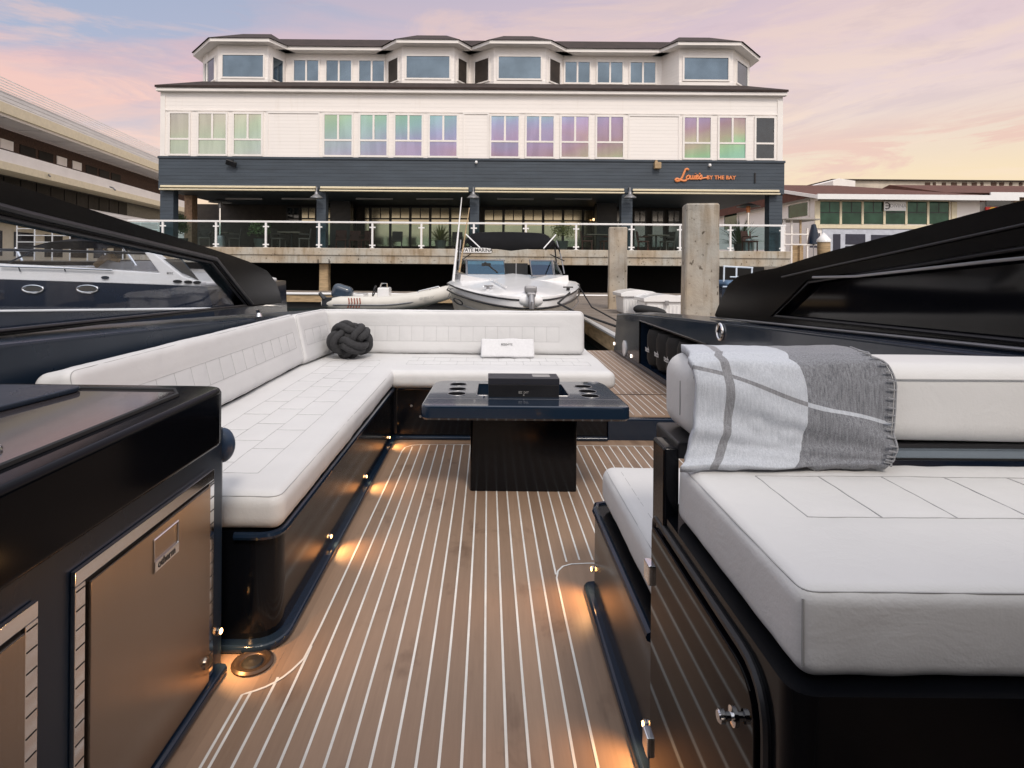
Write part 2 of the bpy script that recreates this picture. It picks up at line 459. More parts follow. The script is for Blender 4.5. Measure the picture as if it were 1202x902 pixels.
def cushion(name, parent, dx, dy, dz, r, mtx, lines=(), step=.03, puff=.004, seed=0, edge_seam=True, label=None, wr=.0035):
    """cushion in a local frame: face with the stitching is +Z. lines are 2D segments in local (x,y)."""
    lines = list(lines)
    def disp(x, y, z, n):
        d = 0
        if n.z > .5 and lines:
            m = min(seg_d(x, y, s) for s in lines)
            d -= puff * math.exp(-(m / .016) ** 2)
            d += .0012 * noise.noise(Vector((x * 34 + seed, y * 34, 2))) * math.exp(-(m / .035) ** 2)
        ed = min(dx / 2 - abs(x), dy / 2 - abs(y))
        d += .0016 * noise.noise(Vector((x * 22 + seed, y * 22, z * 12))) * math.exp(-(ed / .05) ** 2)
        d += wr * noise.noise(Vector((x * 2.6 + seed * 7, y * 2.6, z * 4))) + wr * .4 * noise.noise(Vector((x * 9 + seed, y * 9, z * 9)))
        return d
    bm = pad(dx, dy, dz, r, step, disp)
    bm.transform(mtx)
    c = obj(name, bm, leather, parent, label, ang=60)
    tb = BM()
    hz = dz / 2
    for (a, b) in lines:
        L = math.hypot(b[0] - a[0], b[1] - a[1]); n = max(2, int(L / .03)); pts = []
        for i in range(n + 1):
            x = a[0] + (b[0] - a[0]) * i / n; y = a[1] + (b[1] - a[1]) * i / n
            pts.append(Vector((x, y, hz + disp(x, y, hz, Vector((0, 0, 1))) + .0006)))
        tube(tb, pts, .0010, 4)
    if edge_seam:
        ex, ey = dx / 2, dy / 2; q = r * .30
        for zz in ((hz - q),):
            pts = []
            poly = rcorner([(-ex + q, -ey + q), (ex - q, -ey + q), (ex - q, ey - q), (-ex + q, ey - q)], r * .8, 5)
            n = len(poly)
            for i in range(n):
                a, b = Vector(poly[i]), Vector(poly[(i + 1) % n])
                k = max(1, int((b - a).length / .05))
                for j in range(k):
                    p = a + (b - a) * j / k
                    nn = Vector((0, 0, 1)); pts.append(Vector((p.x, p.y, zz + disp(p.x, p.y, zz, Vector((.6, .6, .5))) * .6)))
            tube(tb, pts, .0014, 4, closed=True)
    if len(tb.verts):
        tb.transform(mtx); obj('stitching', tb, thread, c)
    else: tb.free()
    return c
def text_bm(s, size, mtx, extr=.001, bold=0., shear=0., spacing=1.):
    cu = bpy.data.curves.new('txt', 'FONT'); cu.body = s; cu.size = size; cu.extrude = extr
    cu.align_x = 'CENTER'; cu.align_y = 'CENTER'; cu.offset = bold; cu.shear = shear; cu.space_character = spacing
    o = bpy.data.objects.new('txt', cu); COL.objects.link(o)
    dg = bpy.context.evaluated_depsgraph_get(); me = bpy.data.meshes.new_from_object(o.evaluated_get(dg))
    bm = BM(); bm.from_mesh(me); bm.transform(mtx)
    bpy.data.objects.remove(o); bpy.data.curves.remove(cu); bpy.data.meshes.remove(me)
    return bm
def frame_mtx(o, xd, yd):
    xd = Vector(xd).normalized(); yd = Vector(yd).normalized(); zd = xd.cross(yd)
    m = Matrix((xd, yd, zd)).transposed().to_4x4(); m.translation = Vector(o); return m
FRONT = lambda o: frame_mtx(o, (1, 0, 0), (0, 0, 1))     # text facing -Y
def scribble_bm(mtx, w, h, words, thick=.12, seed=3):
    """letter-sized strokes for a mark too small to read"""
    rnd = random.Random(seed); bm = BM(); x = -w / 2
    tot = sum(words) + len(words) - 1; lw = w / tot
    for wd in words:
        for k in range(wd):
            a = lw * .78
            box(bm, x, x + a * .28, -h / 2, h / 2, 0, .0006)
            if rnd.random() < .7: box(bm, x + a * .3, x + a, h * .28, h / 2, 0, .0006)
            if rnd.random() < .6: box(bm, x + a * .3, x + a * .9, -h * .12, h * .1, 0, .0006)
            if rnd.random() < .6: box(bm, x + a * .3, x + a, -h / 2, -h * .28, 0, .0006)
            x += lw
        x += lw
    bm.transform(mtx); return bm
def spot(name, loc, tgt, power, size=100, col=(1, .52, .20), rad=.008):
    l = bpy.data.lights.new(name, 'SPOT'); l.energy = power; l.color = col; l.spot_size = math.radians(size); l.spot_blend = .8; l.shadow_soft_size = rad
    o = bpy.data.objects.new(name, l); COL.objects.link(o); o.location = loc
    o.rotation_euler = (Vector(tgt) - Vector(loc)).to_track_quat('-Z', 'Y').to_euler(); return o
#BODY
# ================================================================== OUR YACHT
yacht = thing('motor_yacht', 'navy motor yacht with teak sole and black side wings around the white sofa', 'yacht', (0, 3, 0))
def sheer(y):      # gunwale height
    t = (6.9 - y)
    return .615 + .0635 * t - .0026 * t * t * .6
def hull_side(s):
    bm = BM()
    ys = [7.0, 6.4, 5.75]
    def sec(y, zlo, zhi=None, yo=None):
        zt = sheer(y) if zhi is None else zhi
        yt = y - (.27 if y > 6.9 else 0) if yo is None else yo
        zi = max(zlo, -.2)
        return [(s * 1.50, y, zi), (s * 1.50, yt + 0, zt - .018), (s * 1.508, yt, zt - .004), (s * 1.525, yt, zt), (s * 1.76, yt, zt + .012), (s * 1.785, yt, zt), (s * 1.80, y, zt - .05), (s * 1.70, y, -.30), (s * 1.60, y, -.65)]
    def run(ylist):
        loft(bm, [sec(y, -.2) for y in ylist])
    if s < 0:
        run([7.1, 6.4, 5.6, 4.8, 4, 3.2, 2.4, 1.6, .8, 0, -1, -2.5])
    else:
        run([7.1, 6.4, 5.78]); run([3.98, 3.2, 2.4, 1.6, .8, 0, -1, -2.5])
        # around the fender locker
        def top(y): zt = sheer(y); return [(1.50, y, .625), (1.50, y, zt - .018), (1.508, y, zt - .004), (1.525, y, zt), (1.76, y, zt + .012), (1.785, y, zt), (1.80, y, zt - .05), (1.79, y, .625)]
        bm2 = loft(bm, [top(y) for y in (5.78, 5.2, 4.6, 3.98)])
        def low(y): return [(1.50, y, -.2), (1.50, y, .20), (1.77, y, .20), (1.70, y, -.30), (1.60, y, -.65)]
        loft(bm, [low(y) for y in (5.78, 4.9, 3.98)])
        loft(bm, [[(1.74, y, .20), (1.74, y, .625), (1.795, y, .625), (1.77, y, .20)] for y in (5.78, 4.9, 3.98)])
    return bm
obj('bulwark', hull_side(-1), navy_satin, yacht); obj('bulwark', hull_side(1), navy, yacht)
# locker frame lip
bm = BM(); tube(bm, [(1.497, 5.78, .2), (1.497, 5.78, .62), (1.497, 4.02, .622), (1.497, 3.985, .58), (1.497, 3.985, .2)], .009, 8)
obj('locker_trim', bm, black, yacht)
obj('locker_liner', bx(1.70, 1.736, 4.0, 5.77, .201, .622), rubber, yacht)
# sole, steps, platform
obj('teak_sole', bx(-.80, 1.50, -1.2, 3.89, -.06, 0), teakm, yacht)
sole = [o for o in yacht.children if o.name.startswith('teak_sole')][0]
def strips(segs, z, w, name, parent):
    bm = BM()
    for pl in segs:
        pts = [Vector((p[0], p[1], z + (.0005 if len(pl) > 2 else 0))) for p in pl]
        L = []; R = []
        for i, p in enumerate(pts):
            t = (pts[min(i + 1, len(pts) - 1)] - pts[max(0, i - 1)]).normalized(); n = Vector((-t.y, t.x, 0)) * (w / 2)
            L.append(bm.verts.new(p + n)); R.append(bm.verts.new(p - n))
        for i in range(len(pts) - 1): bm.faces.new((L[i], L[i + 1], R[i + 1], R[i]))
    return obj(name, bm, inlay, parent, smooth=False)
S = .0523
segs = []
ML = -.5265           # left margin beside the sofa
def floor_pt(px, py):
    q = P(px, py, 1.0); t = EYE / (EYE - q.z); return (q.x * t, t)
cpx = [(284, 816.5), (289, 814.8), (300, 811.5), (312, 807), (322, 802), (333, 795), (343, 787), (352, 778.5), (357, 773.5)]
curve = [(-.659, 1.06)] + [floor_pt(*q) for q in cpx] + [(-10 * S - .0012, 1.80), (-10 * S, 1.87), (-10 * S, 3.62), (ML + .012, 3.70), (ML + .05, 3.745), (ML + .11, 3.76), (-.10, 3.765), (.9, 3.765), (1.45, 3.765)]
for k in range(-12, 26):
    x = k * S
    if k <= -11: y0, y1 = -.9, {-12: floor_pt(299, 812)[1], -11: floor_pt(333, 795.5)[1]}[k]
    elif k == -10: continue
    elif k <= 5: y0, y1 = -.9, 3.765 if k > -9 else 3.72
    else: y0, y1 = (2.30 if k > 6 else 2.285), 3.765
    if k == -10: y1 = 3.6
    if k == 5: y0, y1 = 2.19, 3.765
    segs.append([(x, y0), (x, y1)])
segs.append([(-.5265, -.9), (-.5265, 1.77)])
segs[-1:] = [[(-10 * S, -.9), (-10 * S, 1.77)]]
segs.append([(curve[1][0] - .002, -.9)] + curve[1:])
segs.append([(5 * S, -.9), (5 * S, 2.165), (.272, 2.215), (.295, 2.25), (.33, 2.268), (.40, 2.275), (1.45, 2.275)])
strips(segs, .0012, .0070, 'caulking_line', sole)
obj('step_riser', bx(.80, 1.50, 3.89, 3.95, -.05, .142, .012), navy, yacht)
plat = obj('aft_deck', bx(-1.50, 1.50, 3.952, 7.02, .02, .148, .004, 1), teakm, yacht)
segs = []
for k in range(15, 29): segs += [[(k * S, 3.98), (k * S, 4.585)], [(k * S, 4.63), (k * S, 6.98)]]
strips(segs, .1495, .0055, 'caulking_line', plat)
obj('deck_hatch_seam', bx(.80, 1.49, 4.60, 4.612, .146, .1495), rubber, yacht)
obj('transom', bx(-1.62, 1.62, 7.021, 7.09, -.6, .12, .02), navy, yacht)
obj('sole_recess', bx(-.80, -.596, -1.2, 1.76, -.02, .0006), teakm, yacht)
# deck drain beside the fridge
dr = obj('deck_drain', lathe(BM(), [(.058, .001), (.058, .006), (.050, .010), (.040, .008), (.036, .004), (0, .004)], (-.668, 1.69, 0), 28), M('drain_bronze', (.09, .062, .045), .35, .7), yacht)
bm = BM(); lathe(bm, [(.030, .0045), (.026, .009), (.014, .010), (.008, .013), (0, .013)], (-.668, 1.69, 0), 20)
obj('drain_plug', bm, rubber, dr)
# fittings on the starboard bulwark
def oval(c, ry, rz, w, mat, name, parent, x_out=-1):
    bm = BM(); tube(bm, [(c[0] + x_out * .006, c[1] + ry * math.cos(a), c[2] + rz * math.sin(a)) for a in [2 * PI * k / 24 for k in range(24)]], w, 8, closed=True)
    return obj(name, bm, mat, parent)
oval((1.50, 3.78, .735), .045, .05, .010, chrome, 'mooring_eye', yacht)
bm = lathe(BM(), [(.055, 0), (.055, .012), (.03, .02), (0, .02)], (0, 0, 0), 24); bm.transform(Matrix.Translation((1.50, 6.42, .26)) @ Matrix.Rotation(-PI / 2, 4, 'Y') @ Matrix.Diagonal((1.55, 1.5, 1, 1)))
obj('shower_cover', bm, white_gel, yacht)
for yy, zz in ((6.95, .24), (6.12, .22)):
    bm = lathe(BM(), [(.018, 0), (.018, .01), (0, .012)], (0, 0, 0), 14); bm.transform(Matrix.Translation((1.50, yy, zz)) @ Matrix.Rotation(-PI / 2, 4, 'Y'))
    obj('courtesy_light', bm, emit('cool_led', (1, .85, .7), 2.5) if 'cool_led' not in bpy.data.materials else bpy.data.materials['cool_led'], yacht)
bm = lathe(BM(), [(.016, 0), (.022, .006), (.012, .03), (.02, .045), (0, .05)], (-1.50 + .0, 3.85, sheer(3.85) + .005), 14)
obj('mooring_eye', bm, chrome, yacht)
# black wings
def wing(s):
    if s < 0:
        outline = [(-1.6, .98), (4.58, .845), (4.53, .93), (4.44, 1.02), (4.28, 1.10), (3.95, 1.165), (3.66, 1.205), (2.05, 1.405), (.5, 1.60), (-1.6, 1.84)]
        hole = [(-1.3, 1.0), (3.92, .872), (3.42, 1.155), (2.05, 1.285), (.4, 1.46), (-1.3, 1.65)]
    else:
        outline = [(-1.6, .98), (4.17, .80), (4.06, .92), (3.93, 1.04), (3.80, 1.09), (3.45, 1.135), (3.28, 1.150), (2.83, 1.222), (1.86, 1.348), (.5, 1.52), (-1.6, 1.76)]
        hole = [(-1.3, 1.04), (3.30, .88), (2.95, 1.08), (1.86, 1.205), (.4, 1.37), (-1.3, 1.57)]
    x0, x1 = s * 1.60, s * 1.70
    # ring between outline and hole as four-sided frame made of a boolean-free loft: sample both loops by angle
    from mathutils.geometry import tessellate_polygon
    bm = BM()
    loops = [[Vector((0, p[0], p[1])) for p in outline], [Vector((0, p[0], p[1])) for p in hole]]
    tris = tessellate_polygon(loops)
    flat = loops[0] + loops[1]
    A = [bm.verts.new((x0, p.y, p.z)) for p in flat]; B = [bm.verts.new((x1, p.y, p.z)) for p in flat]
    for t in tris:
        bm.faces.new([A[i] for i in t]); bm.faces.new([B[i] for i in t[::-1]])
    n = len(outline); m = len(hole)
    for i in range(n): bm.faces.new((A[i], A[(i + 1) % n], B[(i + 1) % n], B[i]))
    for i in range(m): bm.faces.new((A[n + i], A[n + (i + 1) % m], B[n + (i + 1) % m], B[n + i]))
    bmesh.ops.recalc_face_normals(bm, faces=bm.faces[:])
    bmesh.ops.bevel(bm, geom=[e for e in bm.edges if len(e.link_faces) == 2 and e.calc_face_angle(0) > .6], offset=.010, segments=2, affect='EDGES')
    w = obj('side_wing', bm, wing_black, yacht)
    bm = BM(); inner = [(p[0], p[1]) for p in hole]
    prism(bm, inner, s * 1.645, s * 1.657, 'x')
    obj('wing_window', bm, glass_smoke if s < 0 else glass_black, w)
    # window rebate
    cy = sum(p[0] for p in hole) / m; cz = sum(p[1] for p in hole) / m
    bm = BM(); tube(bm, [(s * 1.612, p[0], p[1]) for p in hole], .008, 8, closed=True)
    obj('window_seal', bm, black_satin, w)
    if s > 0:
        bm = BM(); tube(bm, [(1.592, -1.2, 1.40), (1.592, 1.86, 1.176), (1.592, 2.55, 1.115), (1.592, 2.88, 1.105)], .006, 6)
        obj('chrome_strip', bm, grey_metal, w)
        bm = BM(); tube(bm, [(1.590, -1.2, 1.27 + .39), (1.590, 1.86, 1.27), (1.597, 2.9, 1.14), (1.599, 3.2, 1.10)], .005, 8)
        obj('rubbing_strip', bm, black_satin, w)
        bm = BM(); tube(bm, [(1.63, 4.3, sheer(4.3) + .016), (1.58, 3.4, sheer(3.4) + .016), (1.57, 1.2, sheer(1.2) + .016), (1.57, -1, sheer(-1) + .016)], .006, 8)
        obj('gunwale_strip', bm, grey_metal, w)
    else:
        bm = BM(); tube(bm, [(-1.60, -1.2, 1.70), (-1.60, 2.05, 1.315), (-1.60, 3.45, 1.175), (-1.60, 3.98, .875)], .014, 8)
        obj('rubbing_strip', bm, black_satin, w)
    return w
wing(-1); wing(1)
# unseen helm roof, windscreen and console, added behind the camera to shade cushions
bm = BM(); prism(bm, rcorner([(-1.45, -3.6), (1.45, -3.6), (1.45, -.44), (-1.45, -.44)], .25), 2.10, 2.22, 'z', .04)
ht = obj('unseen_hardtop', bm, black_satin, yacht)
for sx in (-1, 1): obj('unseen_hardtop_strut', prism(BM(), [(-2.9, .9), (-2.5, .9), (-1.9, 2.12), (-2.4, 2.12)], sx * 1.38, sx * 1.45, 'x', .01), black_satin, ht)
obj('unseen_windscreen', bx(-1.35, 1.35, -2.75, -2.70, 1.0, 2.05), glass_black, yacht)
obj('unseen_console', bx(-1.1, 1.1, -2.7, -1.7, -.05, 1.0, .06, 3), navy_satin, yacht)

# ================================================================== FENDERS IN THE LOCKER
k = 0
for yy in (5.52, 5.22, 4.93, 4.64, 4.35):
    f = thing('boat_fender', ['black fender in the bulwark locker, farthest aft of the row', 'second black fender from the aft end of the bulwark locker',
              'middle black fender of the row in the bulwark locker', 'fourth black fender in the bulwark locker, half behind the throw blanket', 'black fender nearest the folded throw in the bulwark locker'][k],
              'fender', (1.62, yy, .205), 0, 'black fenders in the bulwark locker')
    obj('fender_body', lathe(BM(), [(0, 0), (.05, .005), (.10, .03), (.118, .08), (.118, .30), (.10, .355), (.04, .385), (.03, .40), (0, .40)], (1.62, yy, .205), 22), rubber, f)
    R = Matrix.Translation((1.50 + .0, yy, .385)) 
    m = frame_mtx((1.4995, yy, .375), (0, -1, 0), (0, 0, 1))
    obj('print', text_bm('tech', .075, m, .0008), letter_white, f)
    k += 1

# ================================================================== SOFA
sofa = thing('corner_sofa', 'white leather corner sofa with dark gloss base around the cockpit table', 'sofa', (-1.0, 3.4, 0))
poly = [(-1.49, 1.76), (-.63, 1.76), (-.62, 3.885), (.80, 3.885), (.80, 5.35), (-1.49, 5.35)]
bm = BM(); prism(bm, rcorner(poly, [0, .085, .03, .02, .02, 0], 8), 0, .348, 'z')
base = obj('base', bm, black, sofa)
poly2 = [(-1.48, 1.725), (-.597, 1.725), (-.593, 3.855), (.799, 3.855), (.799, 3.89), (-1.48, 3.89)]
bm = BM(); prism(bm, rcorner(poly2, [0, .11, .04, 0, 0, 0], 8), .0008, .026, 'z', .010, 3)
obj('skirting', bm, navy, sofa)
bm = BM(); tube(bm, [(x, y, .338) for x, y in rcorner([(-.75, 1.752), (-.622, 1.752), (-.612, 3.877), (.78, 3.877)], [0, .09, .03, 0], 8)], .012, 8)
obj('base_rail', bm, navy, sofa)
ledY = [2.36, 3.03, 3.72]
for yy in ledY:
    x = -.63 + (yy - 1.76) * .0047
    bm = lathe(BM(), [(.0105, 0), (.0105, .004), (.006, .0065), (0, .0065)], (0, 0, 0), 16); bm.transform(Matrix.Translation((x, yy, .058)) @ Matrix.Rotation(PI / 2, 4, 'Y'))
    c = obj('courtesy_light', bm, chrome, base)
    bm = lathe(BM(), [(.0072, .0068), (.004, .0085), (0, .0088)], (0, 0, 0), 12); bm.transform(Matrix.Translation((x, yy, .058)) @ Matrix.Rotation(PI / 2, 4, 'Y'))
    obj('lens', bm, led, base)
    spot('courtesy_lamp', (x + .022, yy, .064), (x + .085, yy, 0), 1.9, 118)
# rear row fittings (dim, unlit)
for xx, zz in ((-.50, .22), (-.44, .15)):
    bm = lathe(BM(), [(.008, 0), (.008, .004), (0, .005)], (0, 0, 0), 12); bm.transform(Matrix.Translation((xx, 3.884, zz)) @ Matrix.Rotation(PI / 2, 4, 'X')); obj('stud', bm, grey_metal, base)
# left seat cushion (long side) : local x = width, y = length
def flat(cx, cy, zt, dz): return Matrix.Translation((cx, cy, zt - dz / 2))
x0, x1, y0, y1 = -1.30, -.605, 1.745, 4.60
L = []
cx, cy = (x0 + x1) / 2, (y0 + y1) / 2
gx = [-.155, -.035, .085, .205]   # lines along the length (local x)
yl0, yl1 = -1.25, 1.02
L += [((gx[0], yl0), (gx[0], yl1)), ((gx[1], yl0), (gx[1], yl1)), ((gx[2], yl0), (gx[2], yl1)), ((gx[3], yl0), (gx[3], yl1))]
for c in range(3):
    k = 0; y = yl0 + (0 if c % 2 == 0 else .10)
    while y <= yl1 + .001:
        L.append(((gx[c], y), (gx[c + 1], y))); y += .252
L = [s for s in L]
cushion('seat_cushion', sofa, x1 - x0, y1 - y0, .118, .045, flat(cx, cy, .468, .118), L, .015, .003, 1)
# rear seat cushion
x0, x1, y0, y1 = -.80, .835, 3.80, 5.42
cx, cy = (x0 + x1) / 2, (y0 + y1) / 2
L = [((-.58, -.55), (.70, -.55)), ((-.58, -.40), (.70, -.40)), ((-.58, -.24), (.70, -.24))]
for i in range(12):
    L.append(((-.58 + i * .1164, -.55), (-.58 + i * .1164, -.40)))
    if i < 11: L.append(((-.52 + i * .1164, -.40), (-.52 + i * .1164, -.24)))
cushion('seat_cushion', sofa, x1 - x0, y1 - y0, .118, .045, flat(cx, cy, .4674, .118), L, .015, .003, 2, edge_seam=False)
# left backrests : frame with +Z pointing to +x (leaning), local x along +Y
def back(px_, cy, zc, length, h, t, lean, ang, lines, seed, name='backrest_cushion', bl=True):
    """ang: facing direction angle about Z of the front face normal (0=+x, -90=-y)"""
    m = Matrix.Translation((px_, cy, zc)) @ Matrix.Rotation(ang, 4, 'Z') @ Matrix.Rotation(-lean, 4, 'Y') @ frame_mtx((0, 0, 0), (0, 1, 0), (0, 0, 1))
    return cushion(name, sofa, length, h, t, .040, m, lines, .015, .003, seed)
def grid_lines(xa, xb, ya, yb, n, mid=None):
    o = [((xa, ya), (xb, ya)), ((xa, yb), (xb, yb))]
    for i in range(n + 1): o.append(((xa + (xb - xa) * i / n, ya), (xa + (xb - xa) * i / n, yb)))
    return o
Lb = grid_lines(-1.05, .95, -.055, .05, 15)
back(-1.335, 2.92, .635, 2.16, .345, .14, math.radians(14), 0, Lb, 3)
Lb = grid_lines(-.20, .20, -.055, .05, 3)
back(-1.290, 4.23, .635, .56, .345, .14, math.radians(13), math.radians(-6), Lb, 4)
# rear backrest facing -Y ; local x along +x (so that ang=-90)
Lb = grid_lines(-.76, .84, -.070, .045, 17)
back(-.2925, 4.60, .632, 2.075, .335, .19, math.radians(4), -PI / 2, Lb, 5)
# ================================================================== CUSHIONS, TOWEL
knot = thing('knot_cushion', 'charcoal knitted knot ball cushion in the corner of the white sofa', 'cushion', (-1.005, 4.30, .468))
bm = BM()
KC = Vector((-1.005, 4.30, .468 + .132)); KR = .112
def turk(strand):
    pts = []; N = 300
    for i in range(N):
        t = 2 * PI * i / N
        lon = 3 * t; lat = .98 * math.sin(4 * t + .3)
        rad = KR + .022 * math.cos(8 * t + .6 + PI / 2)
        d = Vector((math.cos(lat) * math.cos(lon), math.cos(lat) * math.sin(lon), math.sin(lat)))
        pts.append(d * rad)
    # double the rope: offset sideways on the sphere
    out = []
    for i, p in enumerate(pts):
        tg = (pts[(i + 1) % N] - pts[i - 1]).normalized(); s = p.normalized().cross(tg).normalized()
        out.append(p + s * (.0225 * strand))
    return out
RK = Matrix.Rotation(math.radians(62), 3, 'X') @ Matrix.Rotation(math.radians(25), 3, 'Z')
for s_ in (-1, 1):
    pts = [KC + Vector(((RK @ p).x * 1.14, (RK @ p).y * 1.0, (RK @ p).z * .90)) for p in turk(s_)]
    tube(bm, pts, .0265, 10, closed=True)
obj('knotted_tube', bm, knotwool, knot)
bm = BM(); bmesh.ops.create_icosphere(bm, subdivisions=3, radius=.098); bm.transform(Matrix.Translation(KC)); obj('core', bm, knotwool, knot)
# folded towel leaning on the rear backrest
tw = thing('folded_towel', 'small white folded towel with a dark woven mark leaning on the sofa backrest', 'towel', (.14, 4.33, .468))
m = Matrix.Translation((.150, 4.395, .530)) @ Matrix.Rotation(math.radians(58), 4, 'X')
def tdisp(x, y, z, n): return .006 * noise.noise(Vector((x * 7, y * 7, z * 20 + 3))) + .002 * noise.noise(Vector((x * 26, y * 26, z * 9)))
for i, (w_, h_) in enumerate(((.400, .150), (.392, .146), (.396, .148))):
    bm = pad(w_, h_, .026, .0125, .012, tdisp); bm.transform(m @ Matrix.Translation((0, -.002 * i, -.02 + i * .0195)))
    obj('towel_fold', bm, towelm, tw)
obj('woven_mark', scribble_bm(m @ Matrix.Translation((-.005, .018, .0375)), .085, .014, (8,)), letter_black, tw)
# ================================================================== TABLE
tb_ = thing('cockpit_table', 'navy gloss cockpit table with cup holders on a black box pedestal', 'table', (.184, 3.1, 0))
bm = BM(); prism(bm, rcorner([(-.085, 2.995), (.462, 2.995), (.440, 3.30), (-.065, 3.30)], .02), .0008, .412, 'z')
obj('pedestal', bm, black, tb_)
def plate_with_holes(outer, holes, z0, z1, top_r=.012):
    from mathutils.geometry import tessellate_polygon
    bm = BM(); loops = [[Vector((p[0], p[1], 0)) for p in outer]] + [[Vector((p[0], p[1], 0)) for p in h] for h in holes]
    tris = tessellate_polygon(loops); flat_ = [p for l in loops for p in l]
    n = len(outer)
    cen = sum(loops[0], Vector()) / n
    def ins(p, i):
        d = top_r
        a = loops[0][i - 1]; b = loops[0][(i + 1) % n]; t = (b - a).normalized(); nn = Vector((-t.y, t.x, 0))
        if nn.dot(cen - p) < 0: nn = -nn
        return p + nn * d
    top = [bm.verts.new((*(ins(p, i) if i < n else p).xy, z1)) for i, p in enumerate(flat_)]
    bot = [bm.verts.new((*(ins(p, i) if i < n else p).xy, z0)) for i, p in enumerate(flat_)]
    r1 = [bm.verts.new((p.x, p.y, z1 - top_r)) for p in loops[0]]; r1b = [bm.verts.new((*ins(p, i).lerp(p, .72).xy, z1 - top_r * .28)) for i, p in enumerate(loops[0])]
    r0 = [bm.verts.new((p.x, p.y, z0 + top_r)) for p in loops[0]]
    for t in tris: bm.faces.new([top[i] for i in t]); bm.faces.new([bot[i] for i in t[::-1]])
    for i in range(n):
        j = (i + 1) % n
        bm.faces.new((top[i], top[j], r1b[j], r1b[i])); bm.faces.new((r1b[i], r1b[j], r1[j], r1[i])); bm.faces.new((r1[i], r1[j], r0[j], r0[i])); bm.faces.new((r0[i], r0[j], bot[j], bot[i]))
    o_ = n
    for h in holes:
        m_ = len(h)
        for i in range(m_): bm.faces.new((top[o_ + i], top[o_ + (i + 1) % m_], bot[o_ + (i + 1) % m_], bot[o_ + i]))
        o_ += m_
    return bm
cups = [(-.158, 3.06), (-.160, 3.175), (-.162, 3.30), (.531, 3.03), (.536, 3.14), (.532, 3.265)]
CR = .047
outer = rcorner([(-.318, 2.79), (.686, 2.79), (.668, 3.415), (-.300, 3.415)], [.05, .05, .09, .09], 8)
tray = rcorner([(-.055, 3.02), (.425, 3.02), (.42, 3.325), (-.05, 3.325)], .015, 3)
holes = [[(c[0] + CR * math.cos(2 * PI * k / 24), c[1] + CR * math.sin(2 * PI * k / 24)) for k in range(24)] for c in cups] + [tray]
tt = obj('table_top', plate_with_holes(outer, holes, .412, .482), table_navy, tb_)
for c in cups:
    bm = BM(); tube(bm, [(c[0] + CR * math.cos(a), c[1] + CR * math.sin(a), .4822) for a in [2 * PI * k / 24 for k in range(24)]], .0022, 6, closed=True)
    r = obj('cup_holder', bm, grey_metal, tt)
    lathe_bm = lathe(BM(), [(CR - .001, .481), (CR - .004, .40), (0, .398)], (c[0], c[1], 0), 24)
    obj('cup_well', lathe_bm, black_satin, tt)
obj('tray_well', bx(-.056, .426, 3.015, 3.33, .414, .4165), black_satin, tt)
bm = BM(); tube(bm, [(p[0], p[1], .4825) for p in tray], .003, 6, closed=True); obj('tray_rim', bm, grey_metal, tt)
obj('fold_seam', bx(-.30, .67, 2.945, 2.949, .4815, .4827), grey_metal, tt)
bm = lathe(BM(), [(.008, .482), (.008, .488), (0, .49)], (-.02, 2.99, 0), 12); obj('latch_pin', bm, chrome, tt)
bm = BM(); tube(bm, [(.66 + .03 * math.cos(a) - .05, 3.385 + .018 * math.sin(a) - .01, .4835) for a in [2 * PI * k / 20 for k in range(20)]], .003, 6, closed=True); obj('lamp_ring', bm, grey_metal, tt)
# gift box
gb = thing('gift_box', 'slim black gift box with small silver mark lying across the table tray', 'box', (.186, 3.06, .4165))
obj('box_body', bx(.006, .366, 2.987, 3.125, .4170, .545, .0025), black_satin, gb)
obj('box_lid', bx(.0045, .3675, 2.9855, 3.1265, .5455, .578, .0025), M('black_card', (.016, .017, .024), .45, var=.1), gb)
obj('silver_mark', scribble_bm(FRONT((.186, 2.9865, .507)), .052, .011, (3, 4)), letter_grey, gb)
obj('silver_mark', bx(.183, .189, 2.9860, 2.9868, .490, .496), letter_grey, gb)
obj('lid_label', bx(.235, .325, 3.03, 3.10, .5782, .5786), letter_grey, gb)

# ================================================================== GALLEY UNIT WITH FRIDGES
gal = thing('galley_unit', 'navy gloss galley cabinet with sunken worktop holding two bronze steel fridges', 'galley cabinet', (-1.1, .7, 0))
bm = BM(); prism(bm, rcorner([(-1.49, -.6), (-.752, -.6), (-.752, 1.695), (-1.49, 1.695)], [0, 0, .03, 0], 6), 0, .68, 'z')
cab = obj('cabinet', bm, navy_satin, gal)
bm = BM(); prism(bm, rcorner([(-1.495, -.6), (-.702, -.6), (-.700, 1.585), (-1.495, 1.60)], [0, 0, .055, 0], 8), .668, .822, 'z', .014, 3)
wk = obj('worktop', bm, lip_black, gal)
bm = BM(); prism(bm, rcorner([(-1.47, -.5), (-.80, -.5), (-.775, 1.50), (-1.47, 1.52)], [0, 0, .06, 0], 8), .822, .8245, 'z')
glossy_lid = M('smoke_lid', (.040, .035, .038), .05, var=.1, vs=1, spec=.8)
obj('worktop_inlay', bm, glossy_lid, wk)
bm = BM(); tube(bm, [(-.785, -.5, .8245), (-.765, 1.45, .8245), (-.80, 1.505, .8245), (-1.46, 1.525, .8245)], .006, 6); obj('inlay_seal', bm, rubber, wk)
lidp = rcorner([(-1.48, .2), (-1.19, .2), (-1.02, 1.50), (-1.48, 1.50)], [0, .02, .04, 0], 6)
bm = BM(); prism(bm, lidp, .8255, .838, 'z', .004); obj('sink_lid', bm, navy_satin, wk)
oval_bm = BM(); tube(oval_bm, [(-.865 + .032 * math.cos(a), .985 + .04 * math.sin(a), .828) for a in [2 * PI * k / 24 for k in range(24)]], .007, 8, closed=True)
obj('finger_pull', oval_bm, chrome, wk)
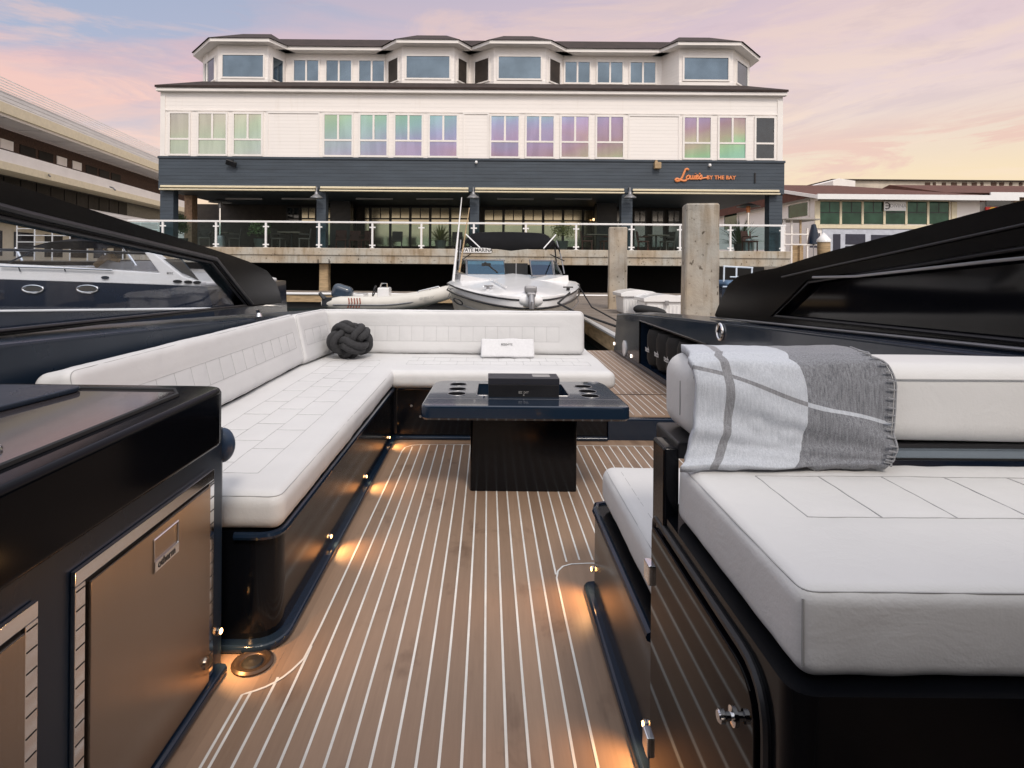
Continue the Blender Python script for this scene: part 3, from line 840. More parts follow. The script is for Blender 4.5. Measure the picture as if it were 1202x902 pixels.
obj('kick_rail', bx(-.80, -.722, -.6, 1.655, .0008, .030, .012, 3), navy, gal)
bm = BM(); bmesh.ops.create_uvsphere(bm, u_segments=20, v_segments=14, radius=1, matrix=Matrix.Translation((-.765, 1.70, .625)) @ Matrix.Diagonal((.036, .032, .05, 1))); obj('grab_pad', bm, M('blue_pad', (.02, .045, .09), .4), gal)
# corner courtesy light
bm = lathe(BM(), [(.0115, 0), (.0115, .004), (.007, .007), (0, .007)], (0, 0, 0), 16); bm.transform(Matrix.Translation((-.751, 1.655, .115)) @ Matrix.Rotation(PI / 2, 4, 'Y')); cl = obj('courtesy_light', bm, chrome, cab)
bm = lathe(BM(), [(.008, .0075), (.005, .010), (0, .0105)], (0, 0, 0), 12); bm.transform(Matrix.Translation((-.751, 1.655, .115)) @ Matrix.Rotation(PI / 2, 4, 'Y')); obj('lens', bm, led, cab)
spot('courtesy_lamp', (-.730, 1.655, .112), (-.665, 1.70, 0.0), 2.4, 125)
def fridge(y0, y1, mark, label):
    fr = thing('drawer_fridge', label, 'fridge', (-.752, (y0 + y1) / 2, .04), 0, 'fridges built into the galley cabinet')
    X = -.751
    z0, z1 = .036, .590
    w = .028
    bm = BM()
    from mathutils.geometry import tessellate_polygon
    box(bm, X, X + .010, y0, y1, z1 - w, z1, .002); box(bm, X, X + .010, y0, y0 + w, z0, z1 - w - .0005, .002); box(bm, X, X + .010, y1 - w, y1, z0, z1 - w - .0005, .002)
    f = obj('trim_frame', bm, chrome, fr)
    for yy in (y0 + w / 2, y1 - w / 2):
        for zz in [z0 + .02 + .036 * i for i in range(15)]:
            pass
    bm = BM()
    for yy in (y0 + w / 2, y1 - w / 2):
        for i in range(15):
            zz = z0 + .025 + .035 * i; box(bm, X + .0101, X + .0108, yy - .011, yy + .011, zz, zz + .0022)
    obj('vent_slots', bm, rubber, f)
    d = obj('door', bx(X + .001, X + .016, y0 + w + .006, y1 - w - .006, z0, z1 - w - .006, .002), bronze, fr)
    obj('gasket', bx(X + .0003, X + .004, y0 + w + .0005, y1 - w - .0005, z0, z1 - w - .0008), rubber, fr)
    if mark:
        yc, zc = 1.350, .500; hw, hh = .050, .036; xx = X + .0165
        bm = BM(); tube(bm, [(xx, yc - hw, zc - hh), (xx, yc + hw, zc - hh), (xx, yc + hw, zc + hh), (xx, yc - hw, zc + hh)], .0028, 6, closed=True); lt = obj('latch_frame', bm, chrome, d)
        obj('latch_plate', bx(xx - .0005, xx + .004, yc - hw, yc + hw, zc - hh, zc - hh + .024, .001), chrome, d)
        obj('latch_text', text_bm('otherm', .024, frame_mtx((xx + .0045, yc - .003, zc - hh + .0125), (0, 1, 0), (0, 0, 1)), .0003, .0004), letter_black, d)
    bm = lathe(BM(), [(.016, 0), (.014, .006), (0, .007)], (0, 0, 0), 18); bm.transform(Matrix.Translation((X + .016, y1 - w - .03, .10)) @ Matrix.Rotation(PI / 2, 4, 'Y')); obj('lock', bm, bronze, d)
fridge(1.062, 1.612 - .01, True, 'bronze steel fridge with the printed latch nearest the white sofa')
fridge(.42, .975, False, 'bronze steel fridge cut off by the edge of the photo')

# ================================================================== LOUNGE UNIT (starboard)
lg = thing('lounge_unit', 'black gloss cabinet with white sunpad on top and a low white seat behind', 'lounge seat', (.9, 1.3, 0))
bm = BM(); prism(bm, rcorner([(.372, .71), (1.49, .71), (1.49, 1.285), (.372, 1.285)], [.035, 0, 0, .01], 6), 0, .632, 'z')
cb = obj('cabinet', bm, lip_black, lg)
# front post + rail
obj('upright_post', bx(.367, .400, 1.218, 1.300, .30, .775, .006, 3), black, lg)
obj('back_rail', bx(.395, 1.48, 1.215, 1.375, .752, .788, .006), black_satin, lg)
obj('rail_inlay', bx(.70, 1.30, 1.208, 1.222, .760, .780, .004), M('steel_blue', (.20, .24, .28), .25, .6), lg)
# door with thick rounded frame, on the aisle face
outer = rcorner([(.770, .045), (1.285, .045), (1.285, .605), (.770, .605)], [.02, .02, .02, .075], 6)
bm = BM(); tube(bm, [(.371, p[0], p[1]) for p in outer], .0085, 8, closed=True); obj('door_seal', bm, black_satin, lg)
bm = BM(); prism(bm, rcorner([(.782, .052), (1.275, .052), (1.275, .592), (.782, .592)], [.02, .02, .02, .065], 6), .373, .358, 'x', .003)
door = obj('cabinet_door', bm, door_black, lg)
bm = lathe(BM(), [(.0135, 0), (.0135, .003), (.006, .005), (.006, .012), (.0095, .014), (.0095, .021), (.0075, .023), (0, .023)], (0, 0, 0), 22); bm.transform(Matrix.Translation((.358, .845, .505)) @ Matrix.Rotation(-PI / 2, 4, 'Y')); obj('knob', bm, chrome, door)
for zz in (.485, .115): obj('hinge', bx(.349, .372, 1.262, 1.302, zz - .022, zz + .022, .004), chrome, door)
lounge_cush_L = []
xl, xr, ya, yb = .392, 1.455, .732, 1.215
cx, cy = (xl + xr) / 2, (ya + yb) / 2
a0 = .52 - cx
pl = [((a0, .95 - cy), (xr - .05 - cx, .95 - cy)), ((a0, 1.137 - cy), (xr - .05 - cx, 1.137 - cy))]
for i in range(8): pl.append(((a0 + .1215 * i, .95 - cy), (a0 + .1215 * i, 1.137 - cy)))
cushion('sunpad_cushion', lg, xr - xl, yb - ya, .118, .024, flat(cx, cy, .750, .118), pl, .014, .003, 6, wr=.0012)
bm = BM(); tube(bm, [(xl + .0067, ya + .0067, .650), (xl + .0062, ya + .0062, .69), (xl + .0067, ya + .0067, .735)], .0016, 5); obj('corner_seam', bm, thread, lg)
bm = pad(1.05, .185, .165, .045, .02, lambda x, y, z, n: .004 * noise.noise(Vector((x * 4, y * 5, z * 6)))); bm.transform(Matrix.Translation((.411 + .525, 1.29, .872)))
bol = obj('backrest_bolster', bm, leather, lg)
bm = BM()
tube(bm, [(.411, 1.252, .835), (.4108, 1.252, .87), (.411, 1.252, .908)], .0014, 5)
tube(bm, [(.42, 1.1975, .925), (1.40, 1.1975, .925)], .0016, 5)
obj('piping', bm, thread, bol)
# low aft-facing seat
bm = BM(); prism(bm, rcorner([(.372, 1.30), (1.49, 1.30), (1.49, 2.055), (.372, 2.055)], [0, 0, 0, .05], 6), 0, .322, 'z'); sb = obj('seat_base', bm, black, lg)
bm = BM(); tube(bm, [(.372, 1.32, .318), (.372, 2.0, .318), (.385, 2.045, .318), (.42, 2.055, .318), (1.45, 2.055, .318)], .012, 8); obj('base_rail', bm, navy, sb)
cushion('seat_cushion', lg, 1.05, .745, .128, .040, flat(.398 + .525, 1.675, .462, .128), [((-.47, -.3), (-.47, .30))], .03, .002, 7)
bm = BM(); prism(bm, rcorner([(.345, .55), (1.48, .55), (1.48, 2.10), (.345, 2.10)], [.03, 0, 0, .04], 6), .0008, .032, 'z', .013, 3); obj('skirting', bm, navy, lg)
for yy, zz in ((2.03, .105), (1.352, .098)):
    bm = lathe(BM(), [(.0105, 0), (.0105, .004), (.006, .0065), (0, .0065)], (0, 0, 0), 16); bm.transform(Matrix.Translation((.371, yy, zz)) @ Matrix.Rotation(-PI / 2, 4, 'Y')); obj('courtesy_light', bm, chrome, sb)
    bm = lathe(BM(), [(.0072, .0068), (.004, .0085), (0, .0088)], (0, 0, 0), 12); bm.transform(Matrix.Translation((.371, yy, zz)) @ Matrix.Rotation(-PI / 2, 4, 'Y')); obj('lens', bm, led, sb)
    spot('courtesy_lamp', (.352, yy, zz + .004), (.285, yy - .02, 0), 1.8, 120)
    spot('courtesy_lamp', (.350, yy, zz + .006), (-.75, yy - .1, .50), 4.2, 90)  # extra spot at the same light, added to warm the fridge doors
# throw blanket over the bolster
thr = thing('throw_blanket', 'checked grey wool throw draped over the white bolster beside the sunpad', 'blanket', (.60, 1.25, .757))
bm = BM(); uvl = bm.loops.layers.uv.new('UVMap')
prof = [(1.392, .800), (1.396, .90), (1.386, .955), (1.355, .972), (1.29, .975), (1.22, .972), (1.188, .955), (1.176, .915), (1.172, .87), (1.171, .835), (1.168, .80), (1.160, .775), (1.148, .764)]
NS, NT = 70, 60
def prof_at(t):
    f = t * (len(prof) - 1); i = min(int(f), len(prof) - 2); q = f - i
    return (prof[i][0] * (1 - q) + prof[i + 1][0] * q, prof[i][1] * (1 - q) + prof[i + 1][1] * q)
G = []
for i in range(NS + 1):
    s = i / NS; row = []
    for j in range(NT + 1):
        t = j / NT; y, z = prof_at(t)
        tf = max(0, (t - .45) / .55)          # 0 at top front edge, 1 at hem
        bt_ = max(0, (.45 - t) / .45)
        xl_ = .412 + .065 * bt_ ** .8 - .032 * tf ** 4 + .006 * math.sin(tf * 5)
        xr_ = .815 + .012 * math.sin(tf * PI * .8) - .038 * tf + .03 * bt_
        rc = max(0, 1 - tf / .25) if tf < .25 else 0
        xr_ -= .03 * rc ** 2
        x = xl_ + (xr_ - xl_) * s
        w = .010 * noise.noise(Vector((s * 3.2, t * 3, 1))) + .003 * noise.noise(Vector((s * 11, t * 9, 4)))
        for (d0, d1, am, wd) in ((.30, .55, .014, .10), (.62, .30, .009, .07), (.05, .80, .010, .08)):
            dg = tf - (d0 + d1 * (s - .2)); w += min(1, tf * 2) * am * math.exp(-(dg / wd) ** 2)
        y2 = y - (abs(w) if tf > 0 else 0) - .012 * tf * tf * (1 - s) ** 2; z2 = z + (w * .6 if .15 < t < .5 else 0) + .004 * math.sin(s * 9) * (1 if t > .4 else .4)
        if tf > .8: y2 -= .02 * (tf - .8) * math.sin(s * 7) ; z2 = max(z2, .7595)
        row.append(bm.verts.new((x, y2, z2)))
    G.append(row)
for i in range(NS):
    for j in range(NT):
        f = bm.faces.new((G[i][j], G[i + 1][j], G[i + 1][j + 1], G[i][j + 1]))
        for lp, (a, b) in zip(f.loops, ((i, j), (i + 1, j), (i + 1, j + 1), (i, j + 1))):
            lp[uvl].uv = (a / NS, 1 - max(0, (b / NT - .42) / .58))
edge_r = [(v.co.copy()) for v in G[NS]]; hem = [G[i][NT].co.copy() for i in range(NS + 1)]
o = obj('wool_cloth', bm, throw_m, thr, ang=80)
o.modifiers.clear()
md = o.modifiers.new('thick', 'SOLIDIFY'); md.thickness = .015; md.offset = -1
bm = BM()
for j in range(24, NT - 1, 2):
    p = edge_r[j]; q = edge_r[j].lerp(G and edge_r[j], 0) + Vector((-.016, -.002, .004)); tube(bm, [p + Vector((.002, -.004, 0)), q + Vector((0, -.005, 0))], .0017, 5)
tube(bm, [p + Vector((.003, -.001, 0)) for p in edge_r[20:]], .0022, 5)
obj('blanket_stitch', bm, M('wool_edge', (.24, .245, .26), .9), thr)
# ================================================================== SETTING
WZ = -.45
bm = BM(); s_ = 900
vs = [bm.verts.new(p) for p in ((-s_, -s_, WZ), (s_, -s_, WZ), (s_, 34, WZ), (-s_, 34, WZ))]; bm.faces.new(vs)
tag(obj('water', bm, water_m, smooth=False), kind='structure')
bm = BM(); box(bm, -s_, s_, 33.9, 1800, -2, 1.25); tag(obj('ground', bm, ground_m, smooth=False), kind='structure')
bm = BM()
for i in range(60):
    x = -700 + i * 24; h = 5 + 4 * noise.noise(Vector((i * .3, 2, 0)))
    bmesh.ops.create_uvsphere(bm, u_segments=12, v_segments=8, radius=1, matrix=Matrix.Translation((x, 560 + 30 * noise.noise(Vector((i * .7, 0, 0))), 1)) @ Matrix.Diagonal((26, 14, max(2, h), 1)))
tag(obj('hills', bm, M('distant_trees', (.06, .06, .05), .9, var=.4, vs=.1)), kind='structure')
# ------------------------------------------------------------------ main building
BY = 25.0
def fx(px, Y=BY): return P(px, 300, Y).x
def fz(px, py, Y=BY): return P(px, py, Y).z
REFX = 300
Z_roof = fz(REFX, 103.5); Z_wt = fz(REFX, 107); Z_wb = fz(REFX, 184.5); Z_fb = fz(REFX, 223.5)
Z_slab = fz(REFX, 290.5, 24.6); Z_sb = fz(REFX, 308.6, 24.6)
XL, XR = fx(187), fx(917.5)
bld = thing('restaurant_building', 'long white and navy waterfront restaurant with a windowed upper storey and covered terrace', 'building', ((XL + XR) / 2, 30, 1.25))
obj('storey_wall', bx(XL, XR, BY, 39, Z_wb, Z_wt), white_siding, bld)
obj('fascia_wall', bx(XL - .03, XR + .06, BY - .06, 38.9, Z_fb, Z_wb - .003), navy_siding, bld)
obj('fascia_cap', bx(XL - .06, XR + .09, BY - .10, BY + .02, Z_wb - .10, Z_wb + .0, .01), navy_siding, bld)
obj('terrace_floor', bx(fx(150, 24.6), fx(928, 24.6), 24.6, 39, Z_sb, Z_slab, .02), conc_slab, bld)
obj('slab_ledge', bx(fx(150, 24.6), fx(928, 24.6), 24.55, 24.598, Z_slab - .30, Z_slab - .02, .01), conc_slab, bld)
# eave of the storey
bm = BM()
loft(bm, [[(XL - .12, 24.75, Z_roof - .06), (XL - .12, 24.75, Z_roof + .03), (XL + 1.2, 26.15, Z_roof + .62), (XL + 1.2, 26.15, Z_roof - .06)],
          [(XR + .12, 24.75, Z_roof - .06), (XR + .12, 24.75, Z_roof + .03), (XR - 1.2, 26.15, Z_roof + .62), (XR - 1.2, 26.15, Z_roof - .06)]])
obj('skirt_roof', bm, roof_dark, bld)
obj('eave_board', bx(XL - .10, XR + .10, 24.80, 25.02, Z_roof - .20, Z_roof - .065, .01), white_paint, bld)
# blank panels outlined by trim + corner boards
def trim_rect(px0, px1, py0, py1, Y, nm='panel_trim'):
    x0, x1 = fx(px0, Y), fx(px1, Y); pm = (px0 + px1) / 2; z1, z0 = fz(pm, py0, Y), fz(pm, py1, Y); w = .07
    bm = BM(); box(bm, x0, x1, Y - .03, Y, z1 - w, z1); box(bm, x0, x0 + w, Y - .03, Y, z0, z1 - w - .001); box(bm, x1 - w, x1, Y - .03, Y, z0, z1 - w - .001)
    return obj(nm, bm, white_paint, bld, smooth=False)
for a, b, t in ((312, 374, 131.5), (542, 573, 132.5), (736, 797, 135)): trim_rect(a, b, t, 184 + a * .006, BY)
for a, b in ((187.4, 193), (911, 917.3)): obj('corner_board', bx(fx(a), fx(b), BY - .035, BY - .001, Z_wb + .002, Z_wt - .2), white_paint, bld)
obj('frieze_board', bx(XL, XR, BY - .032, BY - .001, fz(REFX, 131), fz(REFX, 129.6)), white_paint, bld)
def window(x0, x1, z0, z1, Y, mats, zm=None, nv=2, mtx=None, d=.06, w=.075, open_left=False, parent=None):
    """frame proud of the wall plane, panes set back inside it"""
    parent = parent or bld
    bm = BM(); y0, y1 = Y - d, Y + .02
    box(bm, x0, x1, y0, y1, z1 - w, z1); box(bm, x0, x1, y0, y1, z0, z0 + w)
    box(bm, x0, x0 + w, y0, y1, z0 + w, z1 - w); box(bm, x1 - w, x1, y0, y1, z0 + w, z1 - w)
    lo = z0 + w
    if zm is not None: box(bm, x0 + w, x1 - w, y0 + .004, y1, zm - w / 2, zm + w / 2)
    zt0 = zm + w / 2 if zm is not None else z0 + w
    if nv == 2: xm = (x0 + x1) / 2; box(bm, xm - w * .55, xm + w * .55, y0 + .006, y1, zt0, z1 - w)
    if mtx is not None: bm.transform(mtx)
    f = obj('window', bm, white_paint, parent, smooth=False)
    def pane(a, b, c, e, mat, tilt=0):
        bm = BM(); box(bm, a, b, Y - .024, Y - .014, c, e)
        t = (random.uniform(-.006, .006), random.uniform(-.006, .006))
        cx_, cz_ = (a + b) / 2, (c + e) / 2
        bm.transform(Matrix.Translation((cx_, Y, cz_)) @ Matrix.Rotation(t[0] + tilt, 4, 'Z') @ Matrix.Rotation(t[1], 4, 'X') @ Matrix.Translation((-cx_, -Y, -cz_)))
        if mtx is not None: bm.transform(mtx)
        obj('pane', bm, mat, f, smooth=False)
    i = 0
    if nv == 2:
        pane(x0 + w, xm - w * .55, zt0, z1 - w, mats[0]); pane(xm + w * .55, x1 - w, zt0, z1 - w, mats[-1])
    else: pane(x0 + w, x1 - w, zt0, z1 - w, mats[0])
    if zm is not None: pane(x0 + w, x1 - w, lo, zm - w / 2, mats[0])
    return f
wins = [(197, 223, 1), (230.5, 266.5, 2), (272, 308, 2), (378, 414, 2), (420, 455, 2), (461, 496, 2), (501.5, 537, 2), (573.5, 609.5, 2), (615, 650.5, 2), (656, 691.5, 2), (697.5, 732, 2), (800, 834.5, 2), (841, 875.5, 2), (884, 909, 1)]
zt, zmid, zbt = fz(220, 131.8), fz(220, 163.6), fz(220, 183.2)
for a, b, nv in wins:
    mt = [film_glass, film_glass] if a < 880 else [pane_dark]
    window(fx(a), fx(b), zbt, zt, BY, mt, zmid, nv)
# penthouse storey : recessed wall and four bays
RY, FY = 27.2, 26.2
Z_pe = fz(480, 59.6, 26.72)            # eave underside
Zb = Z_roof + .35
bay = [(233, 254.5, 313, 334), (451, 470, 531.5, 549), (551, 578, 638.5, 659), (775, 795.5, 858.5, 878)]
obj('penthouse_wall', bx(fx(240, RY), fx(872, RY), RY, 36, Zb, Z_pe + .25), white_siding, bld)
E = .42
def bay_build(k, q):
    a, b, c, d = q
    xa, xb, xc, xd = fx(a, RY - .0), fx(b, FY), fx(c, FY), fx(d, RY - .0)
    if k == 0: xa = fx(236, RY)
    poly = [(xa, RY), (xb, FY), (xc, FY), (xd, RY)]
    back_ = [(xd, RY + .6), (xa, RY + .6)]
    if k == 0: poly = [(xa - .25, RY + .55)] + [(xb, FY), (xc, FY), (xd, RY)]; back_ = [(xd, RY + 1.2), (xa - .25, RY + 1.2)]
    if k == 3: poly = [(xa, RY), (xb, FY), (xc, FY), (xd + .25, RY + .55)]; back_ = [(xd + .25, RY + 1.2), (xa, RY + 1.2)]
    bm = BM(); prism(bm, poly + back_, Zb, Z_pe + .02, 'z'); bw = obj('bay_wall', bm, white_siding, bld)
    bm = BM(); prism(bm, [(p[0] * 1 + (0), p[1] - .03) for p in poly] + back_, Zb + .20, Zb + .42, 'z'); obj('bay_sill', bm, white_paint, bld)
    # eave soffit/gutter and hip roof
    n = [Vector(p) for p in poly]
    ex = [(n[0].x - E, n[0].y - .1), (n[1].x - E * .45, n[1].y - E), (n[2].x + E * .45, n[2].y - E), (n[3].x + E, n[3].y - .1)]
    exb = [(n[3].x + E, n[3].y + 1.3), (n[0].x - E, n[0].y + 1.3)]
    bm = BM(); prism(bm, ex + exb, Z_pe, Z_pe + .15, 'z'); obj('bay_eave', bm, white_paint, bld, smooth=False)
    x4 = [(p[0] * 1, p[1]) for p in ex]
    bm = BM(); lo = [bm.verts.new((p[0] + (-.05 if i < 2 else .05), p[1] - .05, Z_pe + .153)) for i, p in enumerate(ex)] + [bm.verts.new((p[0], p[1] + .8, Z_pe + .153)) for p in exb]
    cxm = (xb + xc) / 2; hw = (xc - xb) * .30; ty = FY + 1.55
    hi = [bm.verts.new((cxm - hw, ty, Z_pe + 1.10)), bm.verts.new((cxm + hw, ty, Z_pe + 1.10)), bm.verts.new((cxm + hw, ty + 1.2, Z_pe + 1.10)), bm.verts.new((cxm - hw, ty + 1.2, Z_pe + 1.10))]
    bm.faces.new((lo[1], lo[2], hi[1], hi[0])); bm.faces.new((lo[0], lo[1], hi[0])); bm.faces.new((lo[2], lo[3], hi[1])); bm.faces.new((lo[3], lo[4], hi[2], hi[1])); bm.faces.new((lo[5], lo[0], hi[0], hi[3])); bm.faces.new((lo[4], lo[5], hi[3], hi[2])); bm.faces.new(hi)
    obj('bay_roof', bm, roof_dark, bld, smooth=False)
    # windows on the three faces
    zt_, zb_ = Z_pe - .20, Zb + .46
    wz1, wz0 = fz(b, 61.5 + b * .006, FY), fz(b, 91 + b * .006, FY)
    front = [(xb, xc)]
    L = xc - xb
    m = film_dark
    window(xb + L * .06, xc - L * .06, wz0, wz1, FY, [m], None, 1)
    for i, j in ((0, 1), (2, 3)):
        A, B = Vector((*poly[i], 0)), Vector((*poly[j], 0)); Lc = (B - A).length
        ang = math.atan2(B.y - A.y, B.x - A.x)
        mt = Matrix.Translation(A) @ Matrix.Rotation(ang, 4, 'Z')
        if k == 3 and i == 0:
            continue
        mm = film_dark if (k in (0, 3)) else dark_wood
        if Lc > .6: window(Lc * .16, Lc * .84, wz0, wz1, 0, [mm], None, 1, mtx=mt, w=.06)
for k, q in enumerate(bay): bay_build(k, q)
# main penthouse roof and eaves between bays
bm = BM()
xa, xb = fx(262, 26.8), fx(850, 26.8)
prism(bm, [(26.72, Z_pe), (26.72, Z_pe + .15), (27.3, Z_pe + .15), (27.3, Z_pe)], xa, xb, 'x'); obj('eave_gutter', bm, white_paint, bld, smooth=False)
bm = BM(); loft(bm, [[(xa - .5, 26.66, Z_pe + .155), (xa + .6, 27.9, Z_pe + .93), (xa + .6, 34, Z_pe + .93), (xa - .5, 36, Z_pe + .155)], [(xb + .5, 26.66, Z_pe + .155), (xb - .6, 27.9, Z_pe + .93), (xb - .6, 34, Z_pe + .93), (xb + .5, 36, Z_pe + .155)]])
obj('main_roof', bm, roof_dark, bld, smooth=False)
for a, b in ((342, 374), (380, 412.5), (418.5, 451), (660, 692), (698, 730.5), (736.5, 769)):
    z1, z0 = fz(a, 67.5 + a * .0060, RY), fz(a, 95 + a * .0060, RY)
    window(fx(a, RY), fx(b, RY), z0, z1, RY, [film_dark, film_dark] if a < 500 else [film_dark, film_dark], None, 2, w=.07)
# columns
for a, b in ((187.3, 203), (371, 382), (551, 562), (729, 742), (902.5, 918)):
    obj('column', bx(fx(a), fx(b), 25.0, 25.42, Z_slab + .002, Z_fb - .002, .01), navy_siding, bld)
# awning cassettes
for a, b in ((190, 371.5), (376.5, 549.5), (557, 731), (741, 912)):
    zz = fz(REFX, 222.3)
    bm = BM(); box(bm, fx(a), fx(b), 24.80, 24.937, zz + .03, zz + .12, .02); box(bm, fx(a), fx(b), 24.72, 24.93, zz - .09, zz - .03, .015)
    o = obj('awning_cassette', bm, cream, bld)
    obj('awning_gap', bx(fx(a) + .01, fx(b) - .01, 24.84, 24.93, zz - .028, zz + .028), rubber, o)
# terrace interior
TY = 31.0
xe = fx(803, TY)
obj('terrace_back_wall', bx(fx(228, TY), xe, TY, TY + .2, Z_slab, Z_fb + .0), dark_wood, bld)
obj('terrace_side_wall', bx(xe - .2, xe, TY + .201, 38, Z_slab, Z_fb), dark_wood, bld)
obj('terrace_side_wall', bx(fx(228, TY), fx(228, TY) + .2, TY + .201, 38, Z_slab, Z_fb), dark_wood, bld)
obj('brick_pier', bx(fx(216, 27), fx(225, 27), 27, 27.5, Z_slab, Z_fb - .003), brick_tan, bld)
obj('dark_column', bx(fx(387, 29), fx(411, 29), 29, 29.6, Z_slab, Z_fb - .003), black_satin, bld)
obj('dark_column', bx(fx(700, 29), fx(724, 29), 29, 29.6, Z_slab, Z_fb - .003), black_satin, bld)
for a in (264, 330, 417, 488, 583, 651):
    zz = Z_fb - .16; obj('strip_heater', bx(fx(a, 27), fx(a + 43, 27), 27, 27.15, fz(a, 233, 27) - .05, fz(a, 233, 27) + .02), grey_metal, bld)
def door_win(a, b, y0, y1, Y, mat, bars=True):
    x0, x1 = fx(a, Y), fx(b, Y); z1, z0 = fz(a, y0, Y), fz(a, y1, Y)
    bm = BM(); w = .06; y_ = Y - .08
    box(bm, x0, x1, y_, Y - .001, z1 - w, z1); box(bm, x0, x0 + w, y_, Y - .001, z0, z1 - w); box(bm, x1 - w, x1, y_, Y - .001, z0, z1 - w)
    zb = fz(a, y0 + 14, Y); box(bm, x0 + w, x1 - w, y_ + .004, Y - .001, zb - .04, zb + .04)
    if bars: xm = (x0 + x1) / 2; box(bm, xm - .025, xm + .025, y_ + .005, Y - .001, zb + .04, z1 - w)
    f = obj('terrace_window', bm, black_satin, bld, smooth=False)
    bm = BM(); box(bm, x0 + w, x1 - w, Y - .05, Y - .04, z0, z1 - w); t = random.uniform(-.01, .01)
    obj('pane', bm, mat, f, smooth=False)
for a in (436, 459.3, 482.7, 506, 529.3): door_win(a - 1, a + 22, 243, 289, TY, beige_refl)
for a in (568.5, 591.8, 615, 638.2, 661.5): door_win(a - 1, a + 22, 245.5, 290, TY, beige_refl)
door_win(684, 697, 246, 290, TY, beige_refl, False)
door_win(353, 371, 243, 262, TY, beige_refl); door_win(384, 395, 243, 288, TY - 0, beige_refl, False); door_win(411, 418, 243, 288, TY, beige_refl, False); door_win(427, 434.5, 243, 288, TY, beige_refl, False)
for a, b in ((336, 352),): door_win(a, b, 243, 262, TY, pane_dark)
for a in (722, 743, 764, 783): door_win(a, a + 15, 247, 290, TY, M('grey_pane', (.22, .22, .22), .15, .7) if 'grey_pane' not in MATS else MATS['grey_pane'])
bm = BM(); bmesh.ops.create_icosphere(bm, subdivisions=2, radius=.07, matrix=Matrix.Translation(P(697, 258, 30.5))); obj('lit_bulb', bm, bulb, bld)
# sign
sg = P(826, 207.5, 24.93)
k = 25 / F
def script(pts, ox, oz, r, bm):
    P2 = []
    n = len(pts)
    for i in range(n - 1):
        p0, p1, p2, p3 = [Vector(pts[max(0, min(n - 1, i + j))]) for j in (-1, 0, 1, 2)]
        for q in range(6):
            t = q / 6; P2.append(.5 * ((2 * p1) + (p2 - p0) * t + (2 * p0 - 5 * p1 + 4 * p2 - p3) * t * t + (3 * p1 - p0 - 3 * p2 + p3) * t ** 3))
    P2.append(Vector(pts[-1]))
    tube(bm, [(ox + p.x, 24.905, oz + p.y) for p in P2], r, 6)
bm = BM(); U = 1.3 / 36   # metres per photo pixel of the sign
ox, oz = P(792, 213, 24.9).x, P(792, 213, 24.9).z
def S2(l): return [(a * k, b * k) for a, b in l]
script(S2([(16, 13.2), (14.5, 14.5), (12.5, 13.5), (10.5, 9), (8, 3.5), (5, .6), (2, .4), (1, 2), (3, 3), (7, 1.6), (11, .6), (14, 1.6)]), ox, oz, .045, bm)   # L
script(S2([(15.5, 6.8), (13.8, 5), (14, 2.8), (15.8, 2.6), (17.2, 4.4), (16.8, 6.6), (15.5, 6.8)]), ox, oz, .034, bm)          # o
script(S2([(18.6, 7), (17.9, 4), (18.8, 2.6), (20.4, 3.6), (21.4, 7), (20.8, 4), (21.4, 2.7), (22.6, 3.4)]), ox, oz, .034, bm)    # u
script(S2([(23.8, 7), (23, 4), (23.6, 2.7), (24.8, 3.4)]), ox, oz, .034, bm)                                                         # i
script(S2([(25.2, 4.6), (27.2, 5.6), (27, 7.2), (25.6, 6.6), (25, 4.2), (26, 2.7), (28, 3.6)]), ox, oz, .034, bm)                  # e
script(S2([(29.4, 9.8), (29, 8.2)]), ox, oz, .034, bm)                                                                               # '
script(S2([(24.2, 9.4), (24.3, 9.0)]), ox, oz, .036, bm)                                                                             # dot
script(S2([(28, 3.6), (31, 7.3), (31.6, 4.4), (30.4, 2.7), (28.8, 3.2), (31, 3.3), (35, 4.2), (38, 4.4)]), ox, oz, .034, bm)        # s with tail
tp = P(846.5, 208.8, 24.9)
tbm = text_bm('BY THE BAY', 6.0 * k, FRONT((tp.x, 24.915, tp.z)), .02, .006, 0, 1.06)
bm2 = BM(); me = bpy.data.meshes.new('t'); tbm.to_mesh(me); tbm.free(); bm.from_mesh(me); bm2.free(); bpy.data.meshes.remove(me)
obj('sign_lettering', bm, copper, bld)
# wall lamps : barn shade on curved arm
for px in (371.5, 555.5, 739.5):
    c = P(px, 231, 24.6)
    bm = lathe(BM(), [(.0, .20), (.06, .20), (.08, .10), (.26, -.03), (.27, -.06), (.25, -.05), (.07, .08), (0, .08)], c, 20)
    o = obj('wall_lamp', bm, grey_metal, bld)
    bm = BM(); tube(bm, [(c.x, 25, c.z + .30), (c.x, 24.8, c.z + .42), (c.x, 24.62, c.z + .36), (c.x, 24.6, c.z + .19)], .025, 8); obj('lamp_arm', bm, grey_metal, o)
    bm = BM(); bmesh.ops.create_icosphere(bm, subdivisions=2, radius=.06, matrix=Matrix.Translation(c + Vector((0, 0, .02)))); obj('globe', bm, white_gel, o)
c = P(272, 191.5, 24.8)
bm = BM(); box(bm, c.x - .22, c.x + .22, 24.70, 24.80, c.z - .12, c.z + .10, .02, 2, None); bm.transform(Matrix.Translation(c) @ Matrix.Rotation(.4, 4, 'X') @ Matrix.Rotation(.35, 4, 'Y') @ Matrix.Translation(-c)); box(bm, c.x - .03, c.x + .03, 24.8, 24.94, c.z - .02, c.z + .14)
obj('flood_light', bm, black_satin, bld)
